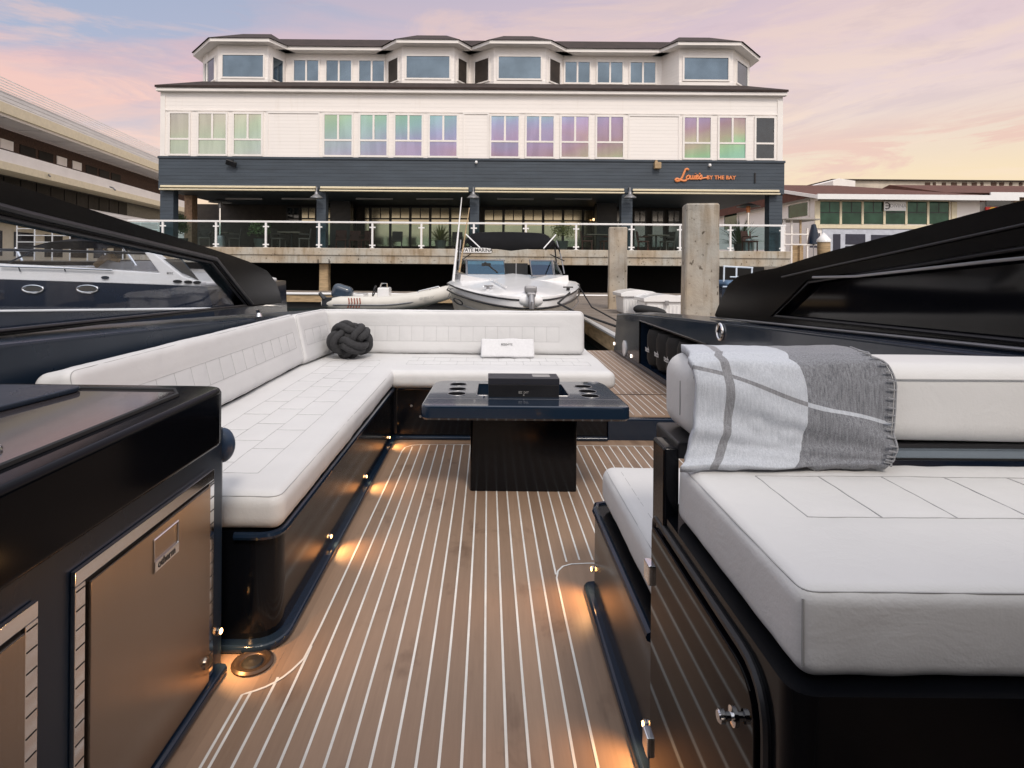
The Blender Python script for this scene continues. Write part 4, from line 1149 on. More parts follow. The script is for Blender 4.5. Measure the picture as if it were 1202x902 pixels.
c = P(772, 193.5, 24.8); bm = BM(); box(bm, c.x - .14, c.x + .14, 24.72, 24.935, c.z - .17, c.z + .10, .03); lathe(bm, [(0, .2), (.05, .2), (.07, .1), (0, .1)], c + Vector((-.05, .05, 0)), 12); obj('flood_light', bm, tan_wood, bld)
for px, py in ((559, 191), (833.5, 194.5)):
    c = P(px, py, 24.85); bm = BM(); bmesh.ops.create_icosphere(bm, subdivisions=2, radius=.06, matrix=Matrix.Translation(c)); box(bm, c.x - .05, c.x + .05, 24.86, 24.937, c.z - .02, c.z + .08, .01); obj('camera', bm, white_gel, bld)
bm = BM(); c0, c1 = P(886, 203, 24.92), P(887, 215, 24.92); box(bm, c0.x - .02, c0.x + .04, 24.90, 24.937, c1.z, c0.z, .005); obj('wall_hook', bm, black_satin, bld)
# marina sign hung on the slab
ms = thing('marina_sign', 'small white PRIVATE MARINA sign fixed to the concrete terrace edge', 'sign', P(556, 294, 24.5))
a, b = P(536, 291, 24.5), P(577, 297, 24.5)
obj('sign_board', bx(a.x, b.x, 24.50, 24.545, b.z, a.z, .004), white_gel, ms)
obj('sign_text', text_bm('PRIVATE MARINA', .20, FRONT(((a.x + b.x) / 2, 24.497, (a.z + b.z) / 2)), .001, .004), letter_black, ms)
# ------------------------------------------------------------------ glass railing
gr = thing('glass_railing', 'glass balustrade with white posts and top rail along the restaurant terrace', 'railing', (0, 24.7, Z_slab))
rz = fz(REFX, 260, 24.7)
xA, xB = fx(150, 24.7), fx(922, 24.7)
obj('top_rail', bx(xA, xB, 24.66, 24.74, rz - .05, rz + .03, .012), white_gel, gr)
posts = [191, 253.5, 312, 374.5, 437, 494.5, 556, 617, 676, 741, 798, 857, 918]
for p in posts:
    x = fx(p, 24.7); w = .075 if p == 918 else .04
    bm = BM(); box(bm, x - w, x + w, 24.66, 24.74, Z_slab + .002, rz - .051, .008)
    for zz in (Z_slab + .12, rz - .22): box(bm, x - .13, x + .13, 24.672, 24.728, zz - .03, zz + .03, .01)
    box(bm, x - .09, x + .09, 24.62, 24.78, Z_slab + .001, Z_slab + .02)
    obj('post', bm, white_gel, gr)
pp = [150] + posts
for p, q in zip(pp, pp[1:]): obj('glass_panel', bx(fx(p, 24.7) + .06, fx(q, 24.7) - .06, 24.694, 24.706, Z_slab + .06, rz - .08), glass_rail, gr, smooth=False)
# ------------------------------------------------------------------ terrace furniture
def heater(px, ztop, Y, label, bm_=None):
    x = fx(px, Y); h = thing('patio_heater', label, 'heater', (x, Y, Z_slab), 0, 'patio heaters on the terrace')
    obj('pole', tube(BM(), [(x, Y, Z_slab), (x, Y, ztop)], .05, 10), chrome, h)
    obj('heater_base', lathe(BM(), [(0, 0), (.25, 0), (.25, .35), (.2, .55), (.06, .6), (0, .6)], (x, Y, Z_slab), 18), grey_metal, h)
    obj('hood', lathe(BM(), [(.0, .16), (.12, .15), (.48, .02), (.50, 0), (.46, .0), (.1, .1), (0, .1)], (x, Y, ztop), 24), grey_metal, h)
    obj('burner', lathe(BM(), [(.08, -.26), (.09, -.02), (.05, .06), (0, .06)], (x, Y, ztop), 16), bm_ or grey_metal, h)
heater(258, fz(258, 238, 26.5), 26.5, 'steel patio heater behind the balustrade near the brick pier')
heater(878, fz(878, 243, 25.9), 25.9, 'patio heater with copper burner beside the tall square pile', copper)
def chair(x, y, rz_, mat, label, group='chairs on the restaurant terrace'):
    t = thing('terrace_chair', label, 'chair', (x, y, Z_slab + .001), rz_, group)
    obj('seat', bx(-.25, .25, -.25, .25, .42, .48, .02), mat, t, local=True)
    bm = BM(); box(bm, -.25, .25, .20, .26, .48, .92, .02); bm.transform(Matrix.Translation((0, .23, .48)) @ Matrix.Rotation(-.15, 4, 'X') @ Matrix.Translation((0, -.23, -.48))); obj('backrest', bm, mat, t, local=True)
    for sx in (-.21, .21):
        for sy in (-.21, .21): obj('leg', bx(sx - .02, sx + .02, sy - .02, sy + .02, 0, .421), mat, t, local=True)
        obj('armrest', bx(sx - .03, sx + .03, -.22, .2, .64, .68, .01), mat, t, local=True)
    return t
def table(x, y, label):
    t = thing('terrace_table', label, 'table', (x, y, Z_slab + .001), 0, 'tables on the restaurant terrace')
    obj('table_top', bx(-.5, .5, -.4, .4, .72, .76, .01), tabletop_m, t, local=True)
    obj('leg', lathe(BM(), [(.28, 0), (.28, .02), (.04, .05), (.04, .72), (0, .72)], (0, 0, 0), 14), black_satin, t, local=True)
def plant(px, Y, h, w, mat, label, seed, pot=True, bush=False):
    x = fx(px, Y); t = thing('potted_plant', label, 'plant', (x, Y, Z_slab), 0, 'potted plants on the terrace')
    rnd = random.Random(seed); bm = BM()
    if pot: obj('planter', lathe(BM(), [(0, 0), (.20, 0), (.27, .42), (.25, .42), (.22, .36), (0, .36)], (x, Y, Z_slab), 18), pot_dark, t)
    if bush:
        for i in range(900):
            a = rnd.uniform(0, 2 * PI); u = rnd.uniform(-.8, 1); rr_ = (rnd.random() ** .5) * (.75 + .35 * noise.noise(Vector((a * 1.3, u * 2, seed))))
            q = math.sqrt(max(0, 1 - u * u)); p0 = Vector((x + w * .5 * rr_ * q * math.cos(a), Y + w * .5 * rr_ * q * math.sin(a), Z_slab + .36 + h * .5 + h * .55 * rr_ * u))
            d = Vector((rnd.uniform(-1, 1), rnd.uniform(-1, 1), rnd.uniform(-.3, 1))).normalized() * rnd.uniform(.05, .11); s = d.orthogonal().normalized() * .025
            v = [bm.verts.new(t_) for t_ in (p0, p0 + d * .5 + s, p0 + d, p0 + d * .5 - s)]; bm.faces.new(v)
    for i in range(0 if bush else 150):
        a = rnd.uniform(0, 2 * PI); el = rnd.uniform(.1, 1.45); L = h * rnd.uniform(.45, 1.0)
        d = Vector((math.cos(a) * math.cos(el) * w, math.sin(a) * math.cos(el) * w, math.sin(el)))
        p0 = Vector((x, Y, Z_slab + .36)); p1 = p0 + d * L * .6; p2 = p0 + d * L + Vector((0, 0, -.12 * L * math.cos(el)))
        s = Vector((-math.sin(a), math.cos(a), rnd.uniform(-.4, .4))).normalized() * .028
        v = [bm.verts.new(q) for q in (p0 + s * .3, p0 - s * .3, p1 - s, p2, p1 + s)]
        bm.faces.new((v[0], v[1], v[2], v[4])); bm.faces.new((v[4], v[2], v[3]))
    obj('foliage', bm, mat, t, smooth=False)
plant(305, 26.0, .95, 1.25, leafm, 'round green potted plant behind the glass left of the lamp column', 1, bush=True)
plant(517, 26.2, .95, .9, leaf_y, 'yellowish spiky potted plant in the middle of the glass balustrade', 2)
plant(660, 26.0, 1.0, 1.5, leaf_y, 'bushy pale green potted plant to the right of the black boat canopy', 3, bush=True)
plant(868, 27.2, 1.5, 1.0, leafm, 'tall palm-like potted plant beside the red-brown chair', 4)
plant(213, 26.2, 1.2, .7, leafm, 'leafy potted plant at the brick pier on the terrace corner', 5, bush=True)
cs = [(240, 26.6, .4, chair_grey, 'wicker chair by the patio heater at the far end of the terrace'), (275, 26.9, -1.2, chair_grey, 'wicker chair turned sideways between heater and green plant'),
      (327, 26.6, 1.3, chair_grey, 'wicker chair to the right of the round green plant'), (357, 26.6, -1.3, chair_grey, 'wicker chair beside the first lamp column'),
      (400, 27.4, .2, chair_red, 'dark red-brown chair just right of the first lamp column'), (416, 27.6, .1, chair_red, 'dark red-brown chair second from the first lamp column'),
      (431, 27.5, -.2, chair_red, 'dark red-brown chair left of the balustrade post beside the bright windows'), (466, 28.0, .1, chair_grey, 'grey chair under the bright windows left of the spiky plant'),
      (537, 28.0, .1, chair_grey, 'grey chair behind the boat antenna'), (689, 26.6, 1.4, chair_red, 'red-brown chair right of the bushy pale plant'), (712, 26.6, -1.4, chair_red, 'red-brown chair behind the small square pile'),
      (755, 26.6, 1.2, chair_red, 'red-brown chair left of the tall square pile'), (783, 26.6, -1.2, chair_grey, 'grey chair close to the tall square pile'),
      (880, 25.6, .25, chair_red, 'red-brown chair on its own at the open terrace corner')]
for px, Y, a, m_, l in cs: chair(fx(px, Y), Y, a, m_, l)
for px, Y, l in ((258, 27.4, 'square table behind the patio heater pole'), (342, 26.7, 'square table between two wicker chairs'), (700, 26.7, 'table with pale wood top behind the small square pile'), (770, 26.8, 'table between chairs left of the tall square pile')): table(fx(px, Y), Y, l)
# ------------------------------------------------------------------ under the terrace
q = tag(obj('quay_wall', bx(-30, 15.5, 33.0, 33.5, -2, Z_sb - .003), shade_black), 'quay wall deep under the concrete terrace, shade painted in black', 'wall')
def sqpile(px0, px1, pyt, Y, label, d=None, mat=None, cap=False):
    x0, x1 = fx(px0, Y), fx(px1, Y); zt_ = fz(px0, pyt, Y)
    return x0, x1, zt_
def pile(name, label, x0, x1, y0, y1, zt_, mat, cat='pile', rot=0, bev=.03):
    cx_, cy_ = (x0 + x1) / 2, (y0 + y1) / 2
    bm = BM(); hx, hy = (x1 - x0) / 2, (y1 - y0) / 2
    n = 14
    poly = [(-hx + bev, -hy), (hx - bev, -hy), (hx, -hy + bev), (hx, hy - bev), (hx - bev, hy), (-hx + bev, hy), (-hx, hy - bev), (-hx, -hy + bev)]
    secs = []
    for i in range(n + 1):
        z = -2.2 + (zt_ - .03 + 2.2) * i / n
        secs.append([(p[0] + .012 * noise.noise(Vector((p[0] * 3, z * 2, cx_))), p[1] + .01 * noise.noise(Vector((z * 2, p[1] * 3, cy_))), z) for p in poly])
    secs.append([(p[0] * .92, p[1] * .92, zt_) for p in poly])
    loft(bm, secs); bm.transform(Matrix.Translation((cx_, cy_, 0)) @ Matrix.Rotation(rot, 4, 'Z'))
    o = obj(name, bm, mat, ang=30); return tag(o, label, cat, 'square dock piles')
Yp = 9.2; x0, x1, zt_ = sqpile(814, 846, 238.5, Yp, ''); w_ = x1 - x0
pile('concrete_pile', 'tall thick square concrete pile standing closest, stained and pitted', fx(806, Yp) + .03, fx(844, Yp) + .03, Yp, Yp + .42, zt_, conc_pile, rot=math.radians(-9), bev=.025)
Yp = 14.6; x0, x1, zt_ = sqpile(716, 740, 266.5, Yp, '')
pile('concrete_pile', 'shorter square concrete pile standing on the dock beside the white boxes', fx(716.5, Yp), fx(738, Yp), Yp, Yp + .45, zt_, conc_pile, rot=math.radians(-10), bev=.03)
Yp = 24.9
for px, l in ((380, 'tan square pile under the terrace below the first lamp column'),):
    p = pile('timber_pile', l, fx(px - 5.5, Yp), fx(px + 5.5, Yp), Yp, Yp + .4, Z_sb - .004, tan_wood)
for i, px in enumerate((240, 470, 560, 640, 760, 900)):
    pass
bmc = BM(); a = P(373, 306, 24.5); tube(bmc, [(a.x, 24.54, Z_sb + .16), (a.x, 24.54, Z_sb - .02)], .02, 6); b = P(386, 306, 24.5); tube(bmc, [(b.x, 24.54, Z_sb + .16), (b.x, 24.54, Z_sb - .02)], .02, 6)
obj('slab_bracket', bmc, black_satin, bld)
# ------------------------------------------------------------------ docks
def dock(name, label, x0, x1, y0, y1, zt_, along='x'):
    d = thing(name, label, 'dock', ((x0 + x1) / 2, (y0 + y1) / 2, zt_))
    bm = BM(); n = int(((x1 - x0) if along == 'x' else (y1 - y0)) / .15)
    for i in range(n):
        if along == 'x': a = x0 + (x1 - x0) * i / n; box(bm, a, a + .143, y0, y1, zt_ - .035, zt_ + random.uniform(-.004, .004))
        else: a = y0 + (y1 - y0) * i / n; box(bm, x0, x1, a, a + .143, zt_ - .035, zt_ + random.uniform(-.004, .004))
    obj('deck_boards', bm, dock_m, d, smooth=False)
    bm = BM(); box(bm, x0 - .05, x1 + .05, y0 - .05, y0, zt_ - .32, zt_ - .06); box(bm, x0 - .05, x0, y0, y1, zt_ - .32, zt_ - .06); obj('fascia_board', bm, tan_wood, d, smooth=False)
    bm = BM(); tube(bm, [(x1 + .05, y0 - .07, zt_ - .02), (x0 - .07, y0 - .07, zt_ - .02), (x0 - .07, y1, zt_ - .02)], .045, 8); obj('rub_strip', bm, white_gel, d)
    bm = BM(); box(bm, x0 + .1, x1 - .1, y0 + .1, y1 - .1, WZ - .3, zt_ - .05); obj('float', bm, rubber, d)
    return d
DZ = .10
dock('floating_dock', 'long floating dock with tan timber edge running under the restaurant terrace', -14, 20, 21.4, 23.4, DZ)
dock('finger_dock', 'grey board finger dock between the white cruiser and the square piles', 2.05, 6.5, 7.6, 21.2, DZ - .004, 'y')
def dock_box(x0, x1, y0, y1, h, label):
    d = thing('dock_box', label, 'dock box', ((x0 + x1) / 2, (y0 + y1) / 2, DZ), 0, 'white dock boxes')
    bm = BM(); v = [(x0 + .04, y0 + .03), (x1 - .04, y0 + .03), (x1 - .04, y1 - .03), (x0 + .04, y1 - .03)]
    loft(bm, [[(p[0], p[1], DZ + .001) for p in v], [(p[0] + (-.03 if i in (0, 3) else .03), p[1] + (-.02 if i < 2 else .02), DZ + h - .12) for i, p in enumerate(v)]])
    bmesh.ops.bevel(bm, geom=bm.edges[:], offset=.02, segments=2, affect='EDGES')
    n = 9
    for i in range(n): a = x0 + .1 + (x1 - x0 - .2) * i / (n - 1); box(bm, a - .012, a + .012, y0 + .0, y0 + .02, DZ + .06, DZ + h - .2, .004)
    obj('box_body', bm, white_gel, d)
    bm = BM(); c = (x0 + x1) / 2; prof_ = [(x0 - .04, h - .12), (x0 - .05, h - .05), (x0 + .08, h - .005), (c, h + .03), (x1 - .08, h - .005), (x1 + .05, h - .05), (x1 + .04, h - .12)]
    prism(bm, [(p[0], p[1] + DZ) for p in prof_], y0 - .04, y1 + .04, 'y', .008); obj('lid', bm, white_gel, d)
    bm = BM(); box(bm, c - .04, c + .04, y0 - .06, y0 - .04, DZ + h - .19, DZ + h - .09, .006); obj('latch', bm, grey_metal, d)
a, b = P(731, 340, 13), P(770, 340, 13)
dock_box(a.x, b.x, 13.0, 13.8, fz(750, 341.0, 13) - DZ - .02, 'white dock box right beside the shorter square pile')
a, b = P(758, 345, 12), P(806, 345, 12)
dock_box(a.x, b.x, 12.0, 12.75, fz(780, 346.5, 12) - DZ - .02, 'white dock box in front, partly behind the tall square pile')
lf = thing('boat_fender', 'black fender lying on the dock edge in front of the white dock boxes', 'fender', (P(760, 364, 8.6).x, 8.6, DZ + .35))
q0, q1 = P(744, 362.5, 7.9), P(782, 367.5, 7.6)
obj('fender_body', tube(BM(), [q0, q0.lerp(q1, .08), q0.lerp(q1, .2), q0.lerp(q1, .7), q0.lerp(q1, .92), q1], [.02, .05, .065, .06, .04, .012], 14), rubber, lf)
# ------------------------------------------------------------------ white cruiser (bow towards us)
def sx_loft(bm, secs): return loft(bm, secs, closed=False, caps=False)
cr = thing('cabin_cruiser', 'white sport cruiser with black canopy moored bow first beyond the sofa', 'boat', (.45, 12, WZ), 0)
bx_, by_ = P(623, 345, 9.6).x, 9.6
stern = Vector((.32, 16.6, 0)); bow = Vector((bx_, by_, 0)); ax = (stern - bow).normalized(); LN = (stern - bow).length
sd = Vector((ax.y, -ax.x, 0)) * 1      # to the picture's right
if sd.x < 0: sd = -sd
def C(u, s, z): p = bow + ax * u + sd * s; return Vector((p.x, p.y, z))
bz = fz(623, 350.5, 9.6)
def half(u): return 1.36 * min(1, (max(u, 0) / 2.7)) ** .50 if u < 2.7 else 1.36
def shz(u): return bz + .062 * min(u, 2.9) - .02 * max(0, u - 2.9)
us = [0.02, .12, .3, .6, 1, 1.5, 2.1, 2.9, 4, 5.5, 7.0]
bm = BM(); up = BM()
L_, U_ = [], []
for u in us:
    h = half(u); z = shz(u); k2 = min(1, u / 3)
    pts = [(-h, z), (-h * 1.0, z - .16), (-h * .97, z - .34), (-h * (.55 + .30 * k2), WZ + .25 - .0), (-h * .5 * k2, WZ - .15), (0, WZ - .1 - .2 * k2 + (1 - k2) * .45)]
    full = pts + [(-s, zz) for s, zz in pts[-2::-1]]
    L_.append([C(u + (.0 if zz > z - .2 else .35 * (z - .2 - zz) * (1 - k2)), s, zz) for s, zz in full])
loft(bm, L_, closed=False, caps=False)
bm.verts.ensure_lookup_table(); bm.faces.new(bm.verts[-11:]); bm.faces.new(bm.verts[:11])
obj('hull', bm, beige_hull, cr)
bm = BM(); loft(bm, [[C(u, s * (half(u) + .012), z) for s, z in ((-1, shz(u) - .15), (-1.02, shz(u) - .02), (-.97, shz(u) + .02), (-.5, shz(u) + .07 + .018 * u), (0, shz(u) + .10 + .030 * u), (.5, shz(u) + .07 + .018 * u), (.97, shz(u) + .02), (1.02, shz(u) - .02), (1, shz(u) - .15))] for u in us[:9]], closed=False, caps=False)
bm.verts.ensure_lookup_table(); bm.faces.new(bm.verts[:9])
obj('foredeck', bm, white_gel, cr)
for off in (.035, .17):
    bm = BM(); tube(bm, [C(u, -half(u) * 1.025 - .014, shz(u) - off) for u in us[::-1]] + [C(u, half(u) * 1.025 + .014, shz(u) - off) for u in us], .016, 6); obj('hull_stripe', bm, black_satin, cr)
bm = BM(); tube(bm, [C(u, -half(u) * 1.01 - .012, shz(u) - .33) for u in us[::-1]] + [C(u, half(u) * 1.01 + .012, shz(u) - .33) for u in us], .010, 6); obj('hull_stripe', bm, grey_metal, cr)
# cabin front coaming and windscreen
uw = 2.75
bm = BM(); hz_ = shz(uw)
loft(bm, [[C(uw - .7, -.55, hz_ + .08), C(uw - .7, .55, hz_ + .08), C(uw - .7, .55, hz_ - .1), C(uw - .7, -.55, hz_ - .1)], [C(uw - .1, -1.12, hz_ + .17), C(uw - .1, 1.12, hz_ + .17), C(uw - .1, 1.15, hz_ - .1), C(uw - .1, -1.15, hz_ - .1)], [C(uw + 3.2, -1.26, hz_ + .10), C(uw + 3.2, 1.26, hz_ + .10), C(uw + 3.2, 1.26, hz_ - .1), C(uw + 3.2, -1.26, hz_ - .1)]])
obj('coaming', bm, white_gel, cr)
g0 = hz_ + .16
wtop = fz(560, 305.5, 12.5)
def wpane(s0, s1, u0, u1, inset=.0, mat=glass_boat, nm='windscreen_pane', lean=.35, sh=.06, drop=0):
    a, b = C(u0, s0, g0), C(u1, s1, g0); c_, d_ = C(u1 + lean, s1 - sh, wtop - drop), C(u0 + lean, s0 + sh if s0 < 0 else s0 - 0, wtop)
    bm = BM(); vs_ = [bm.verts.new(p) for p in (a, b, c_, d_)]; f = bm.faces.new(vs_); r = bmesh.ops.extrude_face_region(bm, geom=[f])
    for v in r['geom']:
        if isinstance(v, bmesh.types.BMVert): v.co += Vector((0, .012, 0))
    o = obj(nm, bm, mat, cr, smooth=False)
    bm = BM(); tube(bm, [a, b, c_, d_], .020, 6, closed=True); obj('window_frame', bm, grey_metal, o)
wpane(-.98, -.20, uw + .12, uw - .08, sh=0)
wpane(.30, .86, uw - .55, uw + .15, sh=0)
wpane(-1.22, -1.0, uw + 1.3, uw + .13, mat=glass_cruiser, sh=0)
wpane(.88, 1.24, uw + .16, uw + 1.3, mat=glass_cruiser, sh=.1)
obj('cabin_door', bx(C(uw, -.2, 0).x, C(uw, .30, 0).x, 12.62, 12.66, hz_ + .05, wtop - .06), rubber, cr)
bm = BM(); xx = C(uw, .05, 0).x; box(bm, xx - .012, xx + .012, 12.59, 12.615, hz_ + .12, wtop - .06); obj('door_post', bm, grey_metal, cr)
a = C(uw - .05, -.35, g0 + .05); bm = BM(); tube(bm, [a, a + Vector((-.28, -.03, .22))], .018, 6); box(bm, a.x - .34, a.x - .15, a.y - .05, a.y - .03, a.z + .14, a.z + .20); obj('wiper', bm, rubber, cr)
# bimini
ub0, ub1 = 3.7, 5.7
bt = fz(600, 273, 14.2); 
bm = BM(); secs = []
for i in range(7):
    u = ub0 + (ub1 - ub0) * i / 6; cz = bt - .05 * (abs(i - 3) / 3) ** 2 - (.0 if i else .03)
    secs.append([C(u, s, cz - .30 * max(0, (abs(s) - .78) / .34) ** 1.6 - .035 * s * s) for s in [-1.12 + 2.24 * j / 16 for j in range(17)]])
loft(bm, secs, closed=False, caps=False)
# front valance drop
front = secs[0]; drop = [p + Vector((0, -.35, -.40 + .14 * abs(j - 8) / 8)) if 1 < j < 15 else p + Vector((0, -.05, -.06)) for j, p in enumerate(front)]
loft(bm, [drop, front], closed=False, caps=False)
o = obj('canopy', bm, canvas_black, cr); md = o.modifiers.new('t', 'SOLIDIFY'); md.thickness = .012
for s in (-1, 1):
    bm = BM(); tube(bm, [C(3.3, s * 1.16, hz_ + .2), C(3.6, s * 1.14, bt - .6), C(4.1, s * 1.12, bt - .22)], .014, 8); obj('canopy_pole', bm, grey_metal, cr)
    bm = BM(); tube(bm, [C(3.32, s * .70, bt - .42), C(3.62, s * 1.02, bt - .10)], .014, 8); obj('canopy_pole', bm, white_gel, cr)
    bm = BM(); tube(bm, [C(4.4, s * 1.2, hz_ + .15), C(4.6, s * 1.15, bt - .2)], .018, 8); obj('canopy_pole', bm, rubber, cr)
    bm = BM(); tube(bm, [C(3.6, s * .9, bt - .55), C(3.0, s * 1.1, wtop)], .012, 6); obj('canopy_strap', bm, rubber, cr)
a = P(532, 331, 11.6); b = P(542, 232, 11.9)
bm = BM(); tube(bm, [a, a + (b - a) * .4, b], [.026, .02, .008], 8); obj('whip_antenna', bm, white_gel, cr)
a = P(539, 320, 12); b = P(551, 244, 12.2); bm = BM(); tube(bm, [a, b], [.02, .008], 8); obj('whip_antenna', bm, tan_wood, cr)
# bow fittings
bm = BM(); c = C(-.05, 0, bz + .06); box(bm, c.x - .07, c.x + .07, c.y - .10, c.y + .30, bz + .03, bz + .10, .02); tube(bm, [(c.x, c.y - .05, bz + .06), (c.x, c.y - .14, bz - .06), (c.x, c.y - .14, bz - .16)], [.05, .055, .045], 10)
box(bm, c.x - .10, c.x + .10, c.y + .05, c.y + .2, bz + .08, bz + .20, .03); obj('bow_roller', bm, grey_metal, cr)
bm = BM(); bmesh.ops.create_uvsphere(bm, u_segments=20, v_segments=12, radius=1, matrix=Matrix.Translation((c.x, c.y + .14, bz - .04)) @ Matrix.Diagonal((.21, .16, .125, 1))); obj('bow_cap', bm, white_gel, cr)
bm = BM(); bmesh.ops.create_icosphere(bm, subdivisions=3, radius=.12, matrix=Matrix.Translation((c.x, c.y - .12, bz - .27)) @ Matrix.Diagonal((1.05, .8, .72, 1))); obj('anchor', bm, rubber, cr)
for s in (-.5, .62):
    bm = BM(); p = C(1.0, s * 1.3, shz(1) + .06); tube(bm, [p + Vector((-.09, 0, .03)), p + Vector((.09, 0, .03))], .014, 8); box(bm, p.x - .03, p.x + .03, p.y - .02, p.y + .02, p.z - .03, p.z + .03); obj('cleat', bm, black_satin if s > 0 else chrome, cr)
for px, py in ((538, 354),):
    p = P(px, py, 11.2); bm = BM(); tube(bm, [(p.x + .06 * math.cos(t) + .02 * math.sin(t) * -3, p.y - .06, p.z + .06 * math.sin(t)) for t in [2 * PI * i / 18 for i in range(18)]], .014, 6, closed=True)
    obj('porthole', bm, black_satin, cr)
p = C(.9, -.62, shz(.9) + .13); obj('deck_plate', bx(p.x - .10, p.x + .06, p.y - .03, p.y + .03, p.z - .03, p.z - .005, .004), grey_metal, cr)
bm = BM(); tube(bm, [C(.6, -.35, shz(.6) + .125), C(2.0, -.55, shz(2) + .155)], .014, 6); obj('deck_rail', bm, white_gel, cr)
# ropes
r1 = [C(.55, .75, shz(.5) + .04), P(655, 356, 9.0), P(676, 367, 8.3), Vector((2.35, 8.15, DZ + .03))]
tag(obj('mooring_line', tube(BM(), r1, .016, 8), rope_black), 'black mooring line running from the white cruiser bow down to the dock', 'rope', group='black mooring lines')
r2 = [C(2.4, half(2.4), shz(2.4)), C(1.9, half(2) + .28, .35), Vector((2.35, 10.2, DZ + .05)), Vector((2.7, 9.3, DZ + .03)), Vector((2.35, 8.6, DZ + .03)), Vector((2.2, 8.2, DZ + .05)), Vector((2.5, 8.0, DZ + .03))]
tag(obj('mooring_line', tube(BM(), r2, .014, 8), rope_black), 'slack black line along the dock edge from the cruiser side', 'rope', group='black mooring lines')
cl_ = thing('dock_cleat', 'black dock cleat wound with rope at the corner of the finger dock', 'cleat', (2.3, 8.1, DZ))
bm = BM(); tube(bm, [(2.3, 7.95, DZ + .09), (2.3, 8.25, DZ + .09)], .022, 8); box(bm, 2.27, 2.33, 8.05, 8.15, DZ, DZ + .09); obj('cleat_body', bm, rubber, cl_)
bm = BM(); tube(bm, [(2.3 + .07 * math.sin(t), 8.1 + .13 * math.sin(t * .5), DZ + .03 + .004 * t) for t in [i * .4 for i in range(50)]], .018, 8); obj('rope_turns', bm, rope_black, cl_)
# ------------------------------------------------------------------ inflatable dinghy
YD = 17.6
dg_ = thing('inflatable_dinghy', 'pale grey rigid inflatable tender with grey outboard tilted up', 'dinghy', (P(450, 352, YD).x, YD, WZ))
kd = YD / F
xs_, xb_ = P(378, 352, YD).x, P(526, 352, YD).x
zt0 = fz(420, 356.5, YD); tr = .215
LD = xb_ - xs_
def dz_(u): return zt0 + .34 * max(0, (u - .45) / .55) ** 1.8
path = []
for i in range(15): u = i / 20; path.append((xs_ + LD * u, YD, dz_(u)))
for i in range(1, 16):
    t = PI * i / 16; u = .70 + .28 * math.sin(t); path.append((xs_ + LD * u, YD + .72 - .72 * math.cos(t), dz_(u)))
for i in range(14, -1, -1): u = i / 20; path.append((xs_ + LD * u, YD + 1.44, dz_(u)))
rr = [tr * (.45 + .55 * min(1, i / 3)) if i < 4 else tr * (.45 + .55 * min(1, (len(path) - 1 - i) / 3)) if i > len(path) - 5 else tr for i in range(len(path))]
bm = BM(); tube(bm, path, rr, 18); obj('tube', bm, hypalon, dg_)
bm = BM(); tube(bm, [(p[0], p[1] - tr * .99, p[2] - .03) for p in path[2:15]] + [(path[17][0] + .08, path[17][1] - tr * .8, path[17][2] - .03)], .022, 6); obj('rub_strake', bm, grey_metal, dg_)
bm = BM(); secs = []
for u in (0.03, .3, .6, .8, .93):
    x = xs_ + LD * u; z = dz_(u) - .12; w = .55 * (1 if u < .6 else 1 - (u - .6) / .36)
    secs.append([(x, YD + .72 - w, z), (x, YD + .72 - w * .6, WZ + .08 + max(0, u - .55) * 1.15), (x, YD + .72, WZ - .18 + max(0, u - .5) * 1.6), (x, YD + .72 + w * .6, WZ + .08 + max(0, u - .55) * 1.15), (x, YD + .72 + w, z)])
loft(bm, secs); obj('hull', bm, beige_hull, dg_)
c = P(450, 345, YD + .7)
bm = BM(); box(bm, c.x - .15, c.x + .22, YD + .45, YD + .95, zt0, fz(450, 338.5, YD), .05); cn = obj('console', bm, white_gel, dg_)
bm = BM(); tube(bm, [(c.x - .12, YD + .5, fz(450, 345, YD)), (c.x - .02, YD + .5, fz(450, 333.5, YD)), (c.x + .14, YD + .5, fz(450, 333.5, YD)), (c.x + .16, YD + .5, fz(450, 345, YD))], .02, 8); obj('grab_rail', bm, chrome, cn)
bm = BM(); w_c = Vector((c.x - .28, YD + .7, fz(444, 343, YD))); tube(bm, [w_c + Vector((.09 * math.sin(t) * .5, .16 * math.cos(t), .16 * math.sin(t))) for t in [2 * PI * i / 20 for i in range(20)]], .02, 6, closed=True); tube(bm, [w_c, w_c + Vector((.15, 0, -.06))], .02, 6); obj('steering_wheel', bm, black_satin, cn)
a, b = P(410, 346, YD), P(424, 355, YD); obj('stern_seat', bx(a.x, b.x, YD + .3, YD + 1.1, b.z - .05, a.z, .03), white_gel, dg_)
bm = BM(); tube(bm, [P(488, 346, YD + .5), P(492, 342, YD + .5), P(515, 336.5, YD + .5), P(518, 341, YD + .5)], .022, 8); tube(bm, [P(505, 338.8, YD + .5), P(505, 345, YD + .5)], .018, 8); obj('bow_rail', bm, chrome, dg_)
obj('registration', text_bm('CF 0852 GC', .085, frame_mtx((P(502, 349, YD).x, YD - tr * .985, dz_(.83) + .02), (1, 0, .10), (-.10, 0, 1)), .002), grey_metal, dg_)
obj('name_lettering', text_bm('Sea Rider', .12, frame_mtx((P(440, 357, YD).x, YD - tr * .97, zt0 + .02), (1, 0, .02), (0, .15, 1)), .002, 0, .3), grey_metal, dg_) if False else None
bm = BM(); 
for i in range(5): x = P(410 + i * 3.2, 357, YD).x; tube(bm, [(x, YD - tr * .9, zt0 - .12), (x + .05, YD - tr * 1.01, zt0 + .03), (x + .02, YD - tr * .8, zt0 + .17)], .02, 6)
obj('side_lettering', bm, M('faded_red_print', (.30, .10, .07), .6), dg_)
om = M('outboard_dark', (.030, .034, .042), .35)
cw = P(402, 343.5, YD + .2)
